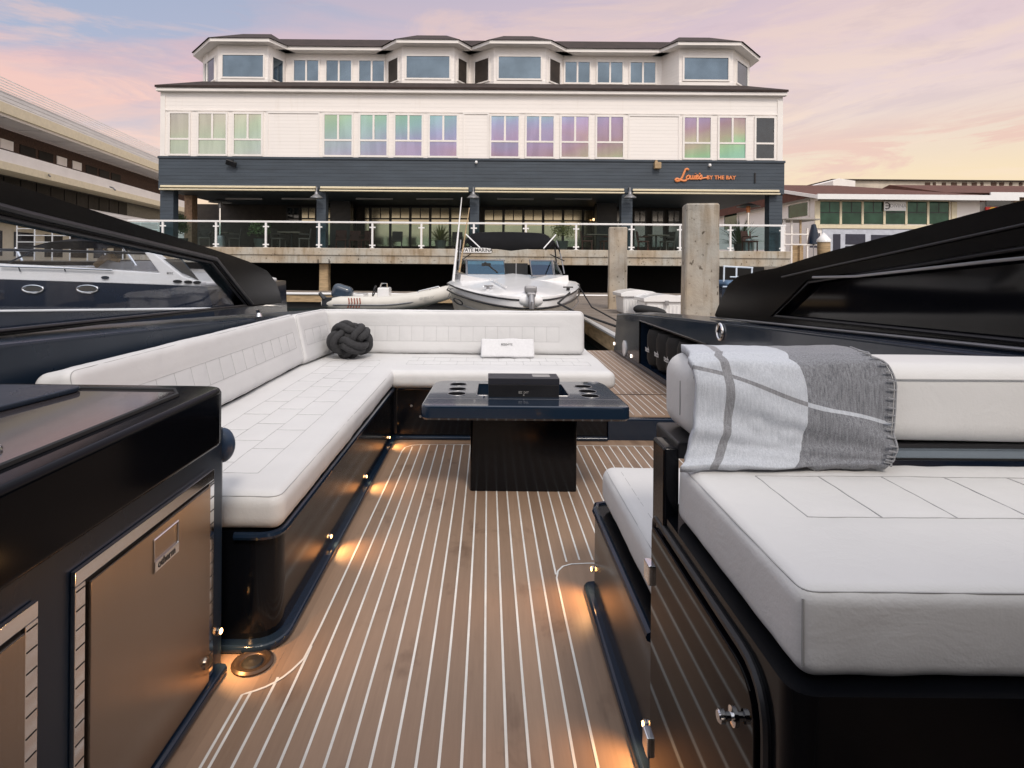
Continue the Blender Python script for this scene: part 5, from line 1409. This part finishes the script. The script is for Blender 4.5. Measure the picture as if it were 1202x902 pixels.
bm = pad(.62, .42, .46, .16, .06); bm.transform(Matrix.Translation(cw) @ Matrix.Rotation(math.radians(18), 4, 'Y')); mo = obj('outboard_motor', bm, motor_grey, dg_)
bm = BM(); tube(bm, [cw + Vector((-.10, 0, -.16)), cw + Vector((-.38, 0, -.30)), P(381, 351, YD - .1)], [.14, .12, .08], 10); box(bm, *(lambda q: (q.x - .08, q.x + .22, q.y - .03, q.y + .03, q.z - .22, q.z + .05))(P(381, 351, YD - .1)), .02); tube(bm, [P(381, 351, YD - .1), P(375, 344, YD - .1)], [.07, .05], 8)
obj('motor_leg', bm, om, mo)
bm = BM(); tube(bm, [cw + Vector((.05, -.20, -.2)), cw + Vector((.18, -.22, -.34))], .10, 10); obj('motor_bracket', bm, om, mo)
# ------------------------------------------------------------------ neighbouring yacht seen through the side wing
ny = thing('moored_yacht', 'navy hulled white express yacht moored alongside, seen through the tinted side window', 'yacht', (-9, 9.5, WZ))
YN = 9.0
def N(px, py, Y=YN): return P(px, py, Y)
st = N(243, 352); x_st = st.x
zg1, zg0 = N(235, 336.5).z, N(0, 328.5).z
def yz(x): t = (x_st - x) / (x_st - N(0, 300).x); return zg1 + (zg0 - zg1) * t
bm = BM(); secs = []
for i in range(13):
    x = x_st - 11.5 * i / 12; zg = yz(x); w = 1.75 * (1 if i < 6 else math.cos((i - 6) / 6 * PI / 2 * .97) ** .7); yc = YN + 1.75
    secs.append([(x + (.0), yc - w, zg), (x + (-.02 if i else .10), yc - w * .98, zg - .42), (x + (.16 if i == 0 else 0), yc - w * .86, WZ - .2), (x + (.16 if i == 0 else 0), yc + w * .86, WZ - .2), (x, yc + w, zg)])
loft(bm, secs); obj('hull', bm, M('navy_hull', (.012, .018, .034), .16, coat=.5, var=.1), ny)
bm = BM(); tube(bm, [(x_st - 11 * i / 12 + .05, YN + .02 + (0 if i < 7 else .2 * (i - 6) ** 1.6 * .3), N(240, 362.5).z + (N(0, 374).z - N(240, 362.5).z) * (i * .92 / 3.2) * .35) for i in range(8)], .018, 6); obj('boot_stripe', bm, white_gel, ny)
# white topsides, profile in x,z
def prof_px(l): return [(N(a, b).x, N(a, b).z) for a, b in l]
bm = BM(); prism(bm, prof_px([(-330, 318), (-200, 306), (-60, 306), (0, 310), (60, 312.5), (120, 316), (186, 320.5), (168, 296.5), (178, 296.5), (214, 325), (235, 331.5), (234.5, 336.6), (120, 332.5), (0, 328.6), (-330, 324)]), YN + .02, YN + .22, 'y', .02); obj('topsides', bm, white_gel, ny)
bm = BM(); prism(bm, prof_px([(-330, 320), (-60, 312), (0, 314), (120, 318), (190, 322), (234, 332), (234.5, 336.4), (0, 328.4), (-330, 324)]), YN + .23, YN + 3.3, 'y', .02); obj('deck', bm, white_gel, ny)
bm = BM(); prism(bm, prof_px([(-60, 304), (0, 293.5), (120, 296.5), (168, 297.5), (183, 318.5), (120, 315), (0, 309.5)]), YN + .12, YN + .16, 'y'); ws = obj('windscreen', bm, glass_smoke, ny, smooth=False)
bm = BM(); tube(bm, [N(-60, 304, YN + .1), N(0, 293.3, YN + .1), N(120, 296, YN + .1), N(172, 297.5, YN + .1)], .022, 6); tube(bm, [N(10, 308.5, YN + .1), N(40, 294.3, YN + .1)], .014, 6); obj('window_frame', bm, black_satin, ws)
bm = BM(); prism(bm, prof_px([(186, 304), (208, 304), (228, 329), (204, 318)]), YN + .10, YN + .14, 'y'); obj('quarter_window', bm, pane_dark, ny, smooth=False)
# canopy, seats
bm = BM(); secs = []
for j in range(7):
    y = YN + .3 + 2.7 * j / 6; dz2 = .12 * (1 - ((j - 3) / 3) ** 2)
    secs.append([Vector((N(a, b).x, y, N(a, b).z + dz2)) for a, b in ((14, 290), (40, 283.5), (80, 282), (130, 284.5), (150, 290), (110, 291), (60, 292))])
loft(bm, secs); obj('canopy', bm, canvas_black, ny)
bm = BM(); tube(bm, [N(18, 291, YN + .4), N(26, 306, YN + .4)], .02, 6); tube(bm, [N(145, 290, YN + .4), N(160, 312, YN + .4)], .02, 6); obj('canopy_pole', bm, chrome, ny)
bm = BM(); box(bm, N(60, 300).x, N(112, 300).x, YN + 1.0, YN + 2.6, N(60, 322).z, N(60, 304).z, .06); obj('helm_seat', bm, white_gel, ny)
bm = BM(); tube(bm, [N(112, 312, YN + .9), N(124, 303, YN + .9), N(132, 300, YN + .9)], .05, 8); tube(bm, [N(124, 302, YN + .9), N(140, 306, YN + .9)], .035, 8); tube(bm, [N(122, 300, YN + .9), N(116, 306, YN + .9)], .03, 8); tube(bm, [N(122, 292, YN + .9), N(136, 303, YN + .9)], .02, 8); obj('folded_table', bm, tan_wood, ny)
for px in (39, 103):
    c = N(px, 339.5, YN); bm = BM(); tube(bm, [(c.x + .16 * math.cos(t), YN - .005, c.z + .055 * math.sin(t)) for t in [2 * PI * i / 24 for i in range(24)]], .014, 8, closed=True); o = obj('porthole', bm, chrome, ny)
    bm = BM(); prism(bm, [(c.x + .155 * math.cos(t), c.z + .05 * math.sin(t)) for t in [2 * PI * i / 20 for i in range(20)]], YN - .006, YN + .02, 'y'); obj('pane', bm, pane_dark, o)
for px, py, w in ((123, 326, .055), (208, 330.5, .065), (220.5, 331.3, .06), (231, 331.8, .055)):
    c = N(px, py, YN); bm = BM(); prism(bm, [(c.x + w * math.cos(t), c.z + .024 * math.sin(t)) for t in [2 * PI * i / 16 for i in range(16)]], YN - .006, YN + .03, 'y'); obj('vent', bm, rubber, ny)
bm = BM(); tube(bm, [N(0, 313, YN - .02), N(70, 315, YN - .02), N(132, 317.5, YN - .02)], .012, 6)
for px in (22, 75): tube(bm, [N(px, 314, YN - .02), N(px + 2, 319, YN)], .010, 6)
obj('handrail', bm, chrome, ny)
obj('maker_mark', scribble_bm(FRONT((N(199, 321).x, YN - .001 + .018, N(199, 321).z)), .10, .03, (4,)), letter_black, ny)
# small craft beyond the right pile
SX = 945
sk = thing('blue_skiff', 'dark blue open boat with steel windscreen frame behind the tall square pile', 'boat', (P(945, 335, 18).x, 18, WZ))
YS = 18.5; c = P(SX, 336, YS)
bm = BM(); secs = []
for i in range(8):
    x = c.x - 2.6 + 5.2 * i / 7; w = .9 * (1 if i < 5 else 1 - ((i - 4) / 3.2) ** 2); zg = fz(860, 337, YS) + .02 * max(0, i - 3)
    secs.append([(x, YS + .9 - w, zg), (x, YS + .9 - w * .85, WZ - .1), (x, YS + .9 + w * .85, WZ - .1), (x, YS + .9 + w, zg)])
loft(bm, secs); obj('hull', bm, M('skiff_navy', (.02, .03, .05), .25, coat=.3), sk)
bm = BM(); tube(bm, [(c.x - 2.6 + 5.2 * i / 7, YS + .9 - .9 * (1 if i < 5 else 1 - ((i - 4) / 3.2) ** 2) - .02, fz(860, 337, YS) + .02 * max(0, i - 3)) for i in range(8)], .03, 8); obj('gunwale', bm, M('pale_blue_rail', (.35, .42, .52), .4), sk)
obj('cover', bx(c.x - 2.45, c.x + .4, YS + .1, YS + 1.6, fz(860, 338, YS), fz(860, 330, YS), .12, 3), M('blue_cover', (.07, .13, .22), .6, bump=.3, bs=12), sk)
bm = BM(); z0_, z1_ = fz(860, 333, YS), fz(860, 317, YS)
for xo in (-2.40, -2.0, -1.5): tube(bm, [(c.x + xo, YS + .4, z0_), (c.x + xo + .05, YS + .5, z1_ - .05 * xo)], .028, 8); 
tube(bm, [(c.x - 2.38, YS + .5, z1_ + .11), (c.x - 1.42, YS + .5, z1_ + .07)], .028, 8); tube(bm, [(c.x - 2.2, YS + .4, z0_ + .2), (c.x - 1.5, YS + .4, z0_ + .2)], .02, 8); obj('windscreen_frame', bm, M('blue_white_frame', (.55, .62, .7), .35), sk)
# ------------------------------------------------------------------ terraced building on the left
lb = thing('terraced_office', 'white and brown office block with long overhanging slatted eaves at the left', 'building', (-28, 46, 1.25))
YL = 34.0
p0 = Vector((P(0, 312, YL).x, YL, 0)); dirv = Vector((-.135, 1, 0)).normalized(); nrm = Vector((dirv.y, -dirv.x, 0))
kL = YL / F
def zl(py): return EYE + (312 - 3.9 - py) * kL + 0 * py      # heights measured at the photo's left edge
BA = (-14, 34)
Lm = frame_mtx((p0.x, p0.y, 0), dirv, (0, 0, 1))       # x along the wall, y up, z -> outward (dir x up)
outw = dirv.cross(Vector((0, 0, 1)))
sgn = 1 if outw.x > 0 else -1
def lwall(name, a, b, d0, d1, z0, z1, mat, parent=lb):
    bm = BM(); box(bm, a, b, z0, z1, d0 * sgn if sgn > 0 else -d1, d1 if sgn > 0 else -d0 * 1); bm.transform(Lm); return obj(name, bm, mat, parent, smooth=False)
z = {k_: zl(k_) for k_ in (112, 128, 137, 152, 153, 167, 180, 191, 200, 226, 229, 258)}
lwall('roof_slats', *BA, -1, .62, z[128] + .15, z[112], white_louver)
lwall('roof_fascia', *BA, -1, .70, z[137], z[128] + .14, cream)
lwall('soffit', *BA, -1.5, .55, z[137] - .16, z[137] - .003, white_paint)
lwall('upper_wall', *BA, -6, -1.5, z[180], z[137] - .165, brown_shingle)
lwall('ledge_slats', *BA, -2, .25, z[191] + .01, z[180] + .14, white_paint)
lwall('ledge_fascia', *BA, -2, .32, z[200], z[191], cream)
lwall('middle_wall', *BA, -6, -1.2, z[229], z[200] - .003, black_satin)
lwall('balcony_slats', *BA, -2, .30, z[258], z[229] - .003, white_louver)
lwall('lower_wall', *BA, -6, -.8, -.5, z[258] - .003, cream)
M('dusky_pane', (.018, .016, .016), .35, 0, var=.4, vs=.6, spec=.03)
for i in range(16):
    a = BA[0] + .4 + 2.0 * i * .98
    if i in (0, 2, 3, 5, 8, 11, 12): lwall('window', a + .2, a + 1.4, -1.499, -1.45, zl(166), zl(154), white_paint)
    else: lwall('window', a + .1, a + 1.7, -1.499, -1.46, zl(166), zl(154), MATS['dusky_pane'])
for i in range(20):
    a = BA[0] + .2 + 1.62 * i * .985
    w = lwall('window', a, a + 1.48, -1.199, -1.15, z[229] + .02, z[200] - .08, M('dusky_pane', (.018, .016, .016), .35, 0, var=.4, vs=.6, spec=.03) if 'dusky_pane' not in MATS else MATS['dusky_pane'])
for i in range(14): lwall('soffit_panel', BA[0] + 3.4 * i, BA[0] + 3.4 * i + 3.25, -.9, .45, z[137] - .20, z[137] - .165, white_louver)
for i in range(5): lwall('roof_rail', *BA, .60, .66, z[112] + .06 + i * .16, z[112] + .10 + i * .16, white_paint)
for px, py in ((57, 205), (133, 221)):
    c = P(px, py, 38); bm = BM(); tube(bm, [c + Vector((-.4, .3, .12)), c, c + Vector((.25, -.2, -.16))], .05, 8); obj('eave_lamp', bm, grey_metal, lb)
for i in range(10): lwall('lower_window', BA[0] + 1 + 3.1 * i, BA[0] + 3.0 + 3.1 * i, -.799, -.75, 1.5, z[258] - .6, MATS['dusky_pane'])
# white railing on the quay left of the restaurant
wr = thing('quay_railing', 'thin white railing on the quay between the office block and the restaurant', 'railing', (-18, 30, 1.25))
bm = BM()
xa, xb = P(20, 265, 31).x, P(186, 262, 31).x
for zz in (2.2, 2.55, 2.9, 3.25): tube(bm, [(xa, 31, zz), (xb, 31, zz)], .025, 6)
obj('rails', bm, white_gel, wr)
for i in range(9): x = xa + (xb - xa) * i / 8; obj('post', tube(BM(), [(x, 31, 1.24), (x, 31, 3.3)], .035, 6), white_gel, wr)
# ------------------------------------------------------------------ building on the right
rb = thing('green_window_building', 'white building with brown hip roof and a row of green windows at the right', 'building', (30, 50, 1.25))
YR = 42.0
def rx(px): return P(px, 260, YR).x
def rzv(px, py): return P(px, py, YR).z
ze = rzv(1000, 232.5); xA, xB2 = rx(960), rx(1150)
zr = 8.55
bm = BM(); prism(bm, [(YR, 1.2), (63, 1.2), (63, ze), ((YR + 63) / 2, zr - .25), (YR, ze)], xA, xB2, 'x'); obj('wall', bm, white_siding, rb, smooth=False)
bm = BM()
E1, E2 = YR - .9, 64
lo = [bm.verts.new(q) for q in ((xA - .5, E1, ze + .02), (rx(1180), E1, ze + .02), (rx(1180), E2, ze + .02), (xA - .5, E2, ze + .02))]
hi = [bm.verts.new(q) for q in ((xA - .5, 52.5, zr), (rx(1085), 52.5, zr))]
bm.faces.new((lo[0], lo[1], hi[1], hi[0])); bm.faces.new((lo[1], lo[2], hi[1])); bm.faces.new((lo[2], lo[3], hi[0], hi[1])); bm.faces.new((lo[3], lo[0], hi[0]))
obj('roof', bm, roof_brown, rb, smooth=False)
bm = BM(); box(bm, xA - .6, rx(1181), E1 - .14, E1, ze - .22, ze + .14)
for a, b in (((xA - .62, E1 - .1, ze - .05), (xA - .62, 52.5, zr - .09)), ((xA - .62, 52.5, zr - .09), (xA - .62, E2, ze - .05))):
    d = Vector(b) - Vector(a); n = Vector((0, 0, .22)); v = [Vector(a) - n * .6, Vector(b) - n * .6, Vector(b) + n * .5, Vector(a) + n * .5]
    loft(bm, [v, [q + Vector((.12, 0, 0)) for q in v]])
obj('bargeboard', bm, white_gel, rb, smooth=False)
for i in range(6):
    a, b = 961.5 + 25.6 * i, 985.2 + 25.6 * i; x0, x1 = rx(a), rx(b); z1, z0 = rzv(a, 236), rzv(a, 263.5); zm = (z1 + z0) / 2
    bm = BM(); w = .07
    box(bm, x0 - .06, x0 + .02, YR - .09, YR - .001, z0, z1); box(bm, x1 - .02, x1 + .06, YR - .088, YR - .001, z0, z1); box(bm, x0 + .01, x1 - .01, YR - .086, YR - .001, z1 - .05, z1 + .03)
    f = obj('window', bm, cream, rb, smooth=False)
    obj('pane', bx(x0 + .03, x1 - .03, YR - .05, YR - .01, zm + .03, z1 - .04), green_film, f, smooth=False); obj('pane', bx(x0 + .03, x1 - .03, YR - .05, YR - .01, z0 + .02, zm - .03), green_film, f, smooth=False)
    bm = BM(); box(bm, x0 + .025, x1 - .025, YR - .06, YR - .005, zm - .03, zm + .03); xm = (x0 + x1) / 2; box(bm, xm - .03, xm + .03, YR - .058, YR - .006, zm, z1); obj('glazing_bar', bm, black_satin, f, smooth=False)
obj('floor_band', bx(xA - .02, rx(1140), YR - .12, YR - .001, rzv(1000, 268.5), rzv(1000, 264.2)), cream, rb)
for a, b in ((956, 960.5), (1116, 1122)): obj('corner_board', bx(rx(a), rx(b), YR - .10, YR - .002, rzv(a, 268), ze - .24), cream, rb)
obj('lower_wall', bx(xA + .3, rx(1140), YR - .05, YR - .001, 1.25, rzv(1000, 269)), M('pale_blue_wall', (.50, .53, .60), .6), rb)
for a, b, c_, d_ in ((977.5, 986, 275, 300), (992, 1015, 275, 287), (992, 1015, 289, 300), (1022, 1046, 276, 289), (1051, 1066, 276, 290), (950, 962, 274, 291)):
    obj('lower_window', bx(rx(a), rx(b), YR - .09, YR - .051, rzv(a, d_), rzv(a, c_)), M('navy_pane', (.03, .035, .06), .15, .3) if 'navy_pane' not in MATS else MATS['navy_pane'], rb)
for y0, y1, z0, z1 in ((43.2, 46, rzv(950, 251), rzv(950, 235)), (55.5, 58.5, 4.9, 7.2)):
    o = obj('side_window', bx(xA - .05, xA - .001, y0, y1, z0, z1), green_film, rb)
    bm = BM(); box(bm, xA - .09, xA - .001, y0 - .15, y0, z0 - .1, z1 + .1); box(bm, xA - .09, xA - .001, y1, y1 + .15, z0 - .1, z1 + .1); box(bm, xA - .088, xA - .001, y0 - .01, y1 + .01, z1 + .002, z1 + .1); obj('window_frame', bm, white_paint, o)
bn = thing('white_banner', 'white banner with a dark round mark hung across the green windows', 'banner', (rx(1048), YR - .2, rzv(1048, 242)))
a, b = rx(1035.5), rx(1061); obj('banner_sheet', bx(a, b, YR - .20, YR - .17, rzv(1048, 248), rzv(1048, 237)), white_gel, bn)
obj('banner_text', text_bm('DIVINA', .36, FRONT((a + 1.0, YR - .203, rzv(1048, 242.3))), .001), grey_metal, bn)
bm = BM(); c = Vector((a + .22, YR - .205, rzv(1048, 242.3))); tube(bm, [c + Vector((-.02 + .19 * math.cos(t), 0, .22 * math.sin(t))) for t in [-2.2 + 4.4 * i / 14 for i in range(15)]], .035, 6); tube(bm, [c + Vector((-.12, 0, 0)), c + Vector((.1, 0, 0))], .03, 6); obj('banner_mark', bm, letter_black, bn)
# lower clutter between the buildings : porch, shed, cone-capped pile
ph = thing('timber_porch', 'small timber porch with white rails beside the restaurant corner', 'porch', (rx(935), 38, 1.25))
YPc = 38.0
def qx(px): return P(px, 280, YPc).x
def qz(py): return P(940, py, YPc).z
for px in (921, 929.5, 940, 948): obj('post', bx(qx(px) - .05, qx(px) + .05, YPc, YPc + .1, 1.24, qz(258 if px != 948 else 268)), white_paint if px != 940 else tan_wood, ph)
bm = BM(); box(bm, qx(918), qx(950), YPc - .03, YPc + .03, qz(276), qz(274.5)); box(bm, qx(918), qx(968), YPc - .05, YPc - .031, qz(288), qz(286.5)); obj('rail', bm, white_paint, ph)
obj('boarding', bx(qx(930), qx(945), YPc + .2, YPc + .3, 1.24, qz(288)), tan_wood, ph); obj('porch_roof', bx(qx(920), qx(960), YPc - .3, YPc + 2.4, qz(258.6), qz(257), .02), M('porch_roof_grey', (.30, .28, .25), .8), ph)
cp = thing('capped_pile', 'tan round pile with white pointed cap on the quay', 'pile', (P(967, 290, 27).x, 27, 0))
c = P(967, 284, 27); r = .27
bm = lathe(BM(), [(0, -2), (r, -2), (r, c.z), (0, c.z)], (c.x, 27, 0), 20); obj('pile_shaft', bm, tan_wood, cp)
bm = lathe(BM(), [(0, c.z + .45), (r + .02, c.z + .10), (r + .03, c.z - .02), (r + .005, c.z - .02)], (c.x, 27, 0), 20); obj('pile_cap', bm, white_gel, cp)
um = thing('closed_parasol', 'navy closed parasol standing beside the cone-capped pile', 'parasol', (P(955, 290, 36).x, 36, 1.25))
c = P(955, 282, 36); bm = lathe(BM(), [(0, 1.0), (.12, .95), (.30, .2), (.36, -.25), (.1, -.3), (0, -.3)], c, 14); obj('canopy', bm, navy, um); obj('pole', tube(BM(), [(c.x, 36, 1.25), (c.x, 36, c.z)], .03, 8), grey_metal, um)
# far right: shop with red sign, more roofs
fb = thing('red_sign_shop', 'brown roofed shop with a red sign at the far right', 'building', (48, 60, 1.25))
YF = 50.0
def gx(px): return P(px, 240, YF).x
def gz(px, py): return P(px, py, YF).z
obj('wall', bx(gx(1150), gx(1330), YF, 58, 1.24, gz(1180, 232)), M('grey_render', (.28, .26, .24), .7), fb)
bm = BM(); z0, z1 = gz(1180, 228.6), gz(1180, 219); loft(bm, [[(gx(1100), YF - 1, z0), (gx(1100), YF + 6, z1 + .9), (gx(1100), 64, z0)], [(gx(1340), YF - 1, z0), (gx(1340), YF + 6, z1 + .9), (gx(1340), 64, z0)]]); obj('roof', bm, roof_brown, fb, smooth=False)
obj('eave_board', bx(gx(1150), gx(1340), YF - 1.12, YF - 1.003, z0 - .35, z0 + .05), white_gel, fb)
obj('shop_window', bx(gx(1157), gx(1186), YF - .06, YF - .003, gz(1170, 242), gz(1170, 235)), pane_dark, fb); obj('shop_window', bx(gx(1190), gx(1240), YF - .06, YF - .003, gz(1170, 242), gz(1170, 233)), M('lit_tan', (.35, .28, .2), .6), fb)
rs = thing('red_shop_sign', 'red shop sign with a yellow round emblem above the black wing', 'sign', (gx(1190), YF - .3, gz(1190, 248)))
obj('sign_panel', bx(gx(1155), gx(1240), YF - .25, YF - .10, gz(1180, 256), gz(1180, 243.5), .02), red_sign, rs)
c = Vector((gx(1162.5), YF - .26, gz(1162, 248.5))); bm = lathe(BM(), [(.36, 0), (.36, .02), (0, .02)], (0, 0, 0), 20); bm.transform(Matrix.Translation(c) @ Matrix.Rotation(PI / 2, 4, 'X')); obj('emblem', bm, yellow_sign, rs)
bm = BM(); box(bm, c.x - .22, c.x + .25, YF - .30, YF - .281, c.z - .42, c.z - .30); box(bm, gx(1170), gx(1180), YF - .27, YF - .251, c.z - .3, c.z - .05); box(bm, gx(1183), gx(1200), YF - .27, YF - .251, c.z - .2, c.z + .25); obj('sign_lettering', bm, white_gel, rs)
hb = thing('hillside_houses', 'pale flat roofed building band on the skyline beyond the brown roofs', 'building', (70, 90, 1.25))
YH = 90.0
obj('wall', bx(P(985, 215, YH).x, P(1350, 215, YH).x, YH, YH + 8, 1.2, P(1100, 213, YH).z), M('pale_render', (.50, .44, .36), .8, var=.25, vs=.6), hb)
obj('roof_edge', bx(P(975, 215, YH).x, P(1360, 215, YH).x, YH - .4, YH + 8.4, P(1100, 212.9, YH).z, P(1100, 211.6, YH).z), roof_dark, hb)
for i in range(16):
    a = 1085 + i * 11 + random.uniform(-2, 2); obj('window', bx(P(a, 215, YH).x, P(a + random.uniform(3, 7), 215, YH).x, YH - .1, YH - .002, P(a, 218, YH).z, P(a, 214.5, YH).z), brown_shingle, hb)
sh = thing('white_gable_house', 'small white roofed gable just showing over the brown roof', 'building', (P(1000, 212, 70).x, 70, 1.25))
bm = BM(); prism(bm, [(P(978, 212, 70).x, 1.2), (P(978, 212, 70).x, P(978, 212.5, 70).z), (P(985, 210, 70).x, P(985, 209.6, 70).z), (P(1004, 212, 70).x, P(1004, 212.5, 70).z), (P(1004, 212, 70).x, 1.2)], 70, 76, 'y'); obj('wall', bm, white_paint, sh, smooth=False)
# ================================================================== LIGHT, SKY, CAMERA
SUN_EL, SUN_AZ = math.radians(48), math.radians(166)      # azimuth clockwise from +Y: behind the photographer, a little to the right
w = bpy.data.worlds.new('World'); sc.world = w; w.use_nodes = True; nt = w.node_tree; nt.nodes.clear()
out = nt.nodes.new('ShaderNodeOutputWorld')
sky = nt.nodes.new('ShaderNodeTexSky'); sky.sky_type = 'NISHITA'; sky.sun_disc = False; sky.sun_elevation = SUN_EL; sky.sun_rotation = SUN_AZ; sky.air_density = 1; sky.dust_density = 2
bg1 = nt.nodes.new('ShaderNodeBackground'); bg1.inputs['Strength'].default_value = .05; nt.links.new(sky.outputs[0], bg1.inputs['Color'])
tc = nt.nodes.new('ShaderNodeTexCoord'); sp = nt.nodes.new('ShaderNodeSeparateXYZ'); nt.links.new(tc.outputs['Generated'], sp.inputs[0])
X, Y, Z = sp.outputs
zc = math_n(nt, 'MAXIMUM', Z, 0.0)
cb_ = nt.nodes.new('ShaderNodeCombineXYZ')
nt.links.new(math_n(nt, 'MULTIPLY', X, 2.0), cb_.inputs[0])
nt.links.new(math_n(nt, 'ADD', math_n(nt, 'MULTIPLY', Z, 9.0), math_n(nt, 'MULTIPLY', X, -.55)), cb_.inputs[1])
nt.links.new(math_n(nt, 'MULTIPLY', Y, .6), cb_.inputs[2])
cv = cb_.outputs[0]
n1 = noise_n(nt, cv, 1.5, 9, .62, .55); n2 = noise_n(nt, cv, .75, 6, .58, .6); n3 = noise_n(nt, cv, 2.1, 9, .66, .9)
az = nt.nodes.new('ShaderNodeMapRange'); az.inputs['From Min'].default_value = -.55; az.inputs['From Max'].default_value = .5; nt.links.new(X, az.inputs['Value'])
leftc = ramp(nt, [(0, (1.0, .62, .28)), (.14, (.98, .60, .34)), (.20, (.98, .54, .33)), (.27, (.86, .47, .38)), (.34, (.64, .43, .43)), (.42, (.42, .39, .47)), (1, (.80, .82, .92))], zc)
rightc = ramp(nt, [(0, (.98, .70, .32)), (.13, (.96, .69, .36)), (.18, (.90, .66, .44)), (.25, (.86, .62, .53)), (.33, (.81, .57, .53)), (.42, (.72, .52, .53)), (1, (.80, .82, .92))], zc)
base = mixc(nt, az.outputs[0], leftc, rightc)
# blue-grey gaps high up, peach streaks lower down
gap = ramp(nt, [(.44, (0, 0, 0)), (.58, (1, 1, 1))], n2)
gapm = math_n(nt, 'MULTIPLY', gap, math_n(nt, 'MULTIPLY', ramp(nt, [(.05, (0, 0, 0)), (.30, (1, 1, 1))], zc), math_n(nt, 'SUBTRACT', 1.0, math_n(nt, 'MULTIPLY', az.outputs[0], .92))))
base = mixc(nt, math_n(nt, 'MULTIPLY', gapm, .85), base, (.33, .40, .52))
streak = ramp(nt, [(.49, (0, 0, 0)), (.60, (1, 1, 1))], n1)
sm = math_n(nt, 'MULTIPLY', math_n(nt, 'MULTIPLY', streak, .8), ramp(nt, [(.0, (.5, .5, .5)), (.10, (1, 1, 1)), (.36, (.5, .5, .5)), (.6, (.2, .2, .2))], zc))
base = mixc(nt, sm, base, mixc(nt, az.outputs[0], (1.0, .58, .38), (.98, .70, .46)))
dk = ramp(nt, [(.52, (0, 0, 0)), (.62, (1, 1, 1))], n3)
base = mixc(nt, math_n(nt, 'MULTIPLY', dk, math_n(nt, 'MULTIPLY', ramp(nt, [(.08, (0, 0, 0)), (.14, (1, 1, 1)), (.22, (.8, .8, .8)), (.4, (.5, .5, .5))], zc), math_n(nt, 'SUBTRACT', .62, math_n(nt, 'MULTIPLY', az.outputs[0], .28)))), base, (.55, .38, .40))
dk2 = ramp(nt, [(.47, (0, 0, 0)), (.55, (1, 1, 1))], n3)
lowband = ramp(nt, [(.115, (0, 0, 0)), (.145, (1, 1, 1)), (.175, (1, 1, 1)), (.215, (0, 0, 0))], zc)
base = mixc(nt, math_n(nt, 'MULTIPLY', math_n(nt, 'MULTIPLY', dk2, lowband), math_n(nt, 'MULTIPLY', az.outputs[0], .8)), base, (.88, .50, .33))
# the half of the sky behind the photographer and overhead is a pale bright cloud deck
bk = nt.nodes.new('ShaderNodeMapRange'); bk.inputs['From Min'].default_value = .35; bk.inputs['From Max'].default_value = -.35; nt.links.new(Y, bk.inputs['Value'])
backc = ramp(nt, [(0, (.80, .62, .50)), (.2, (.86, .74, .68)), (.5, (.95, .93, .92)), (1, (.97, .97, .98))], zc)
backc = mixc(nt, 1., backc, ramp(nt, [(.3, (.72, .74, .80)), (.65, (1.12, 1.1, 1.08))], n2), 'MULTIPLY')
bkf = math_n(nt, 'MAXIMUM', bk.outputs[0], ramp(nt, [(.55, (0, 0, 0)), (.9, (1, 1, 1))], zc))
base = mixc(nt, bkf, base, backc)
bg2 = nt.nodes.new('ShaderNodeBackground'); nt.links.new(base, bg2.inputs['Color'])
st_ = nt.nodes.new('ShaderNodeMapRange'); st_.inputs['To Min'].default_value = .84; st_.inputs['To Max'].default_value = 1.08; nt.links.new(bkf, st_.inputs['Value'])
nt.links.new(st_.outputs[0], bg2.inputs['Strength'])
ad = nt.nodes.new('ShaderNodeAddShader'); nt.links.new(bg1.outputs[0], ad.inputs[0]); nt.links.new(bg2.outputs[0], ad.inputs[1]); nt.links.new(ad.outputs[0], out.inputs['Surface'])
sl = bpy.data.lights.new('sun', 'SUN'); sl.energy = 1.7; sl.angle = math.radians(12); sl.color = (1, .89, .78)
so = bpy.data.objects.new('sun', sl); COL.objects.link(so)
sdir = Vector((math.sin(SUN_AZ) * math.cos(SUN_EL), math.cos(SUN_AZ) * math.cos(SUN_EL), math.sin(SUN_EL)))
so.rotation_euler = sdir.to_track_quat('Z', 'Y').to_euler()
cam = bpy.data.cameras.new('camera'); co = bpy.data.objects.new('camera', cam); COL.objects.link(co); sc.camera = co
cam.sensor_width = 36; cam.lens = F / 1202 * 36; cam.shift_x = (601 - CX) / 1202; cam.shift_y = -(451 - CY) / 1202
cam.clip_start = .02; cam.clip_end = 5000
co.matrix_world = Matrix.Translation((0, 0, EYE)) @ Matrix.Rotation(PI / 2, 4, 'X') @ Matrix.Rotation(ROLL, 4, 'Z')
sc.view_settings.view_transform = 'Standard'; sc.view_settings.look = 'None'; sc.view_settings.exposure = 0.0; sc.view_settings.gamma = 1
sc.cycles.max_bounces = 8; sc.cycles.transparent_max_bounces = 16; sc.cycles.use_denoising = True
sc.cycles.sample_clamp_indirect = 4
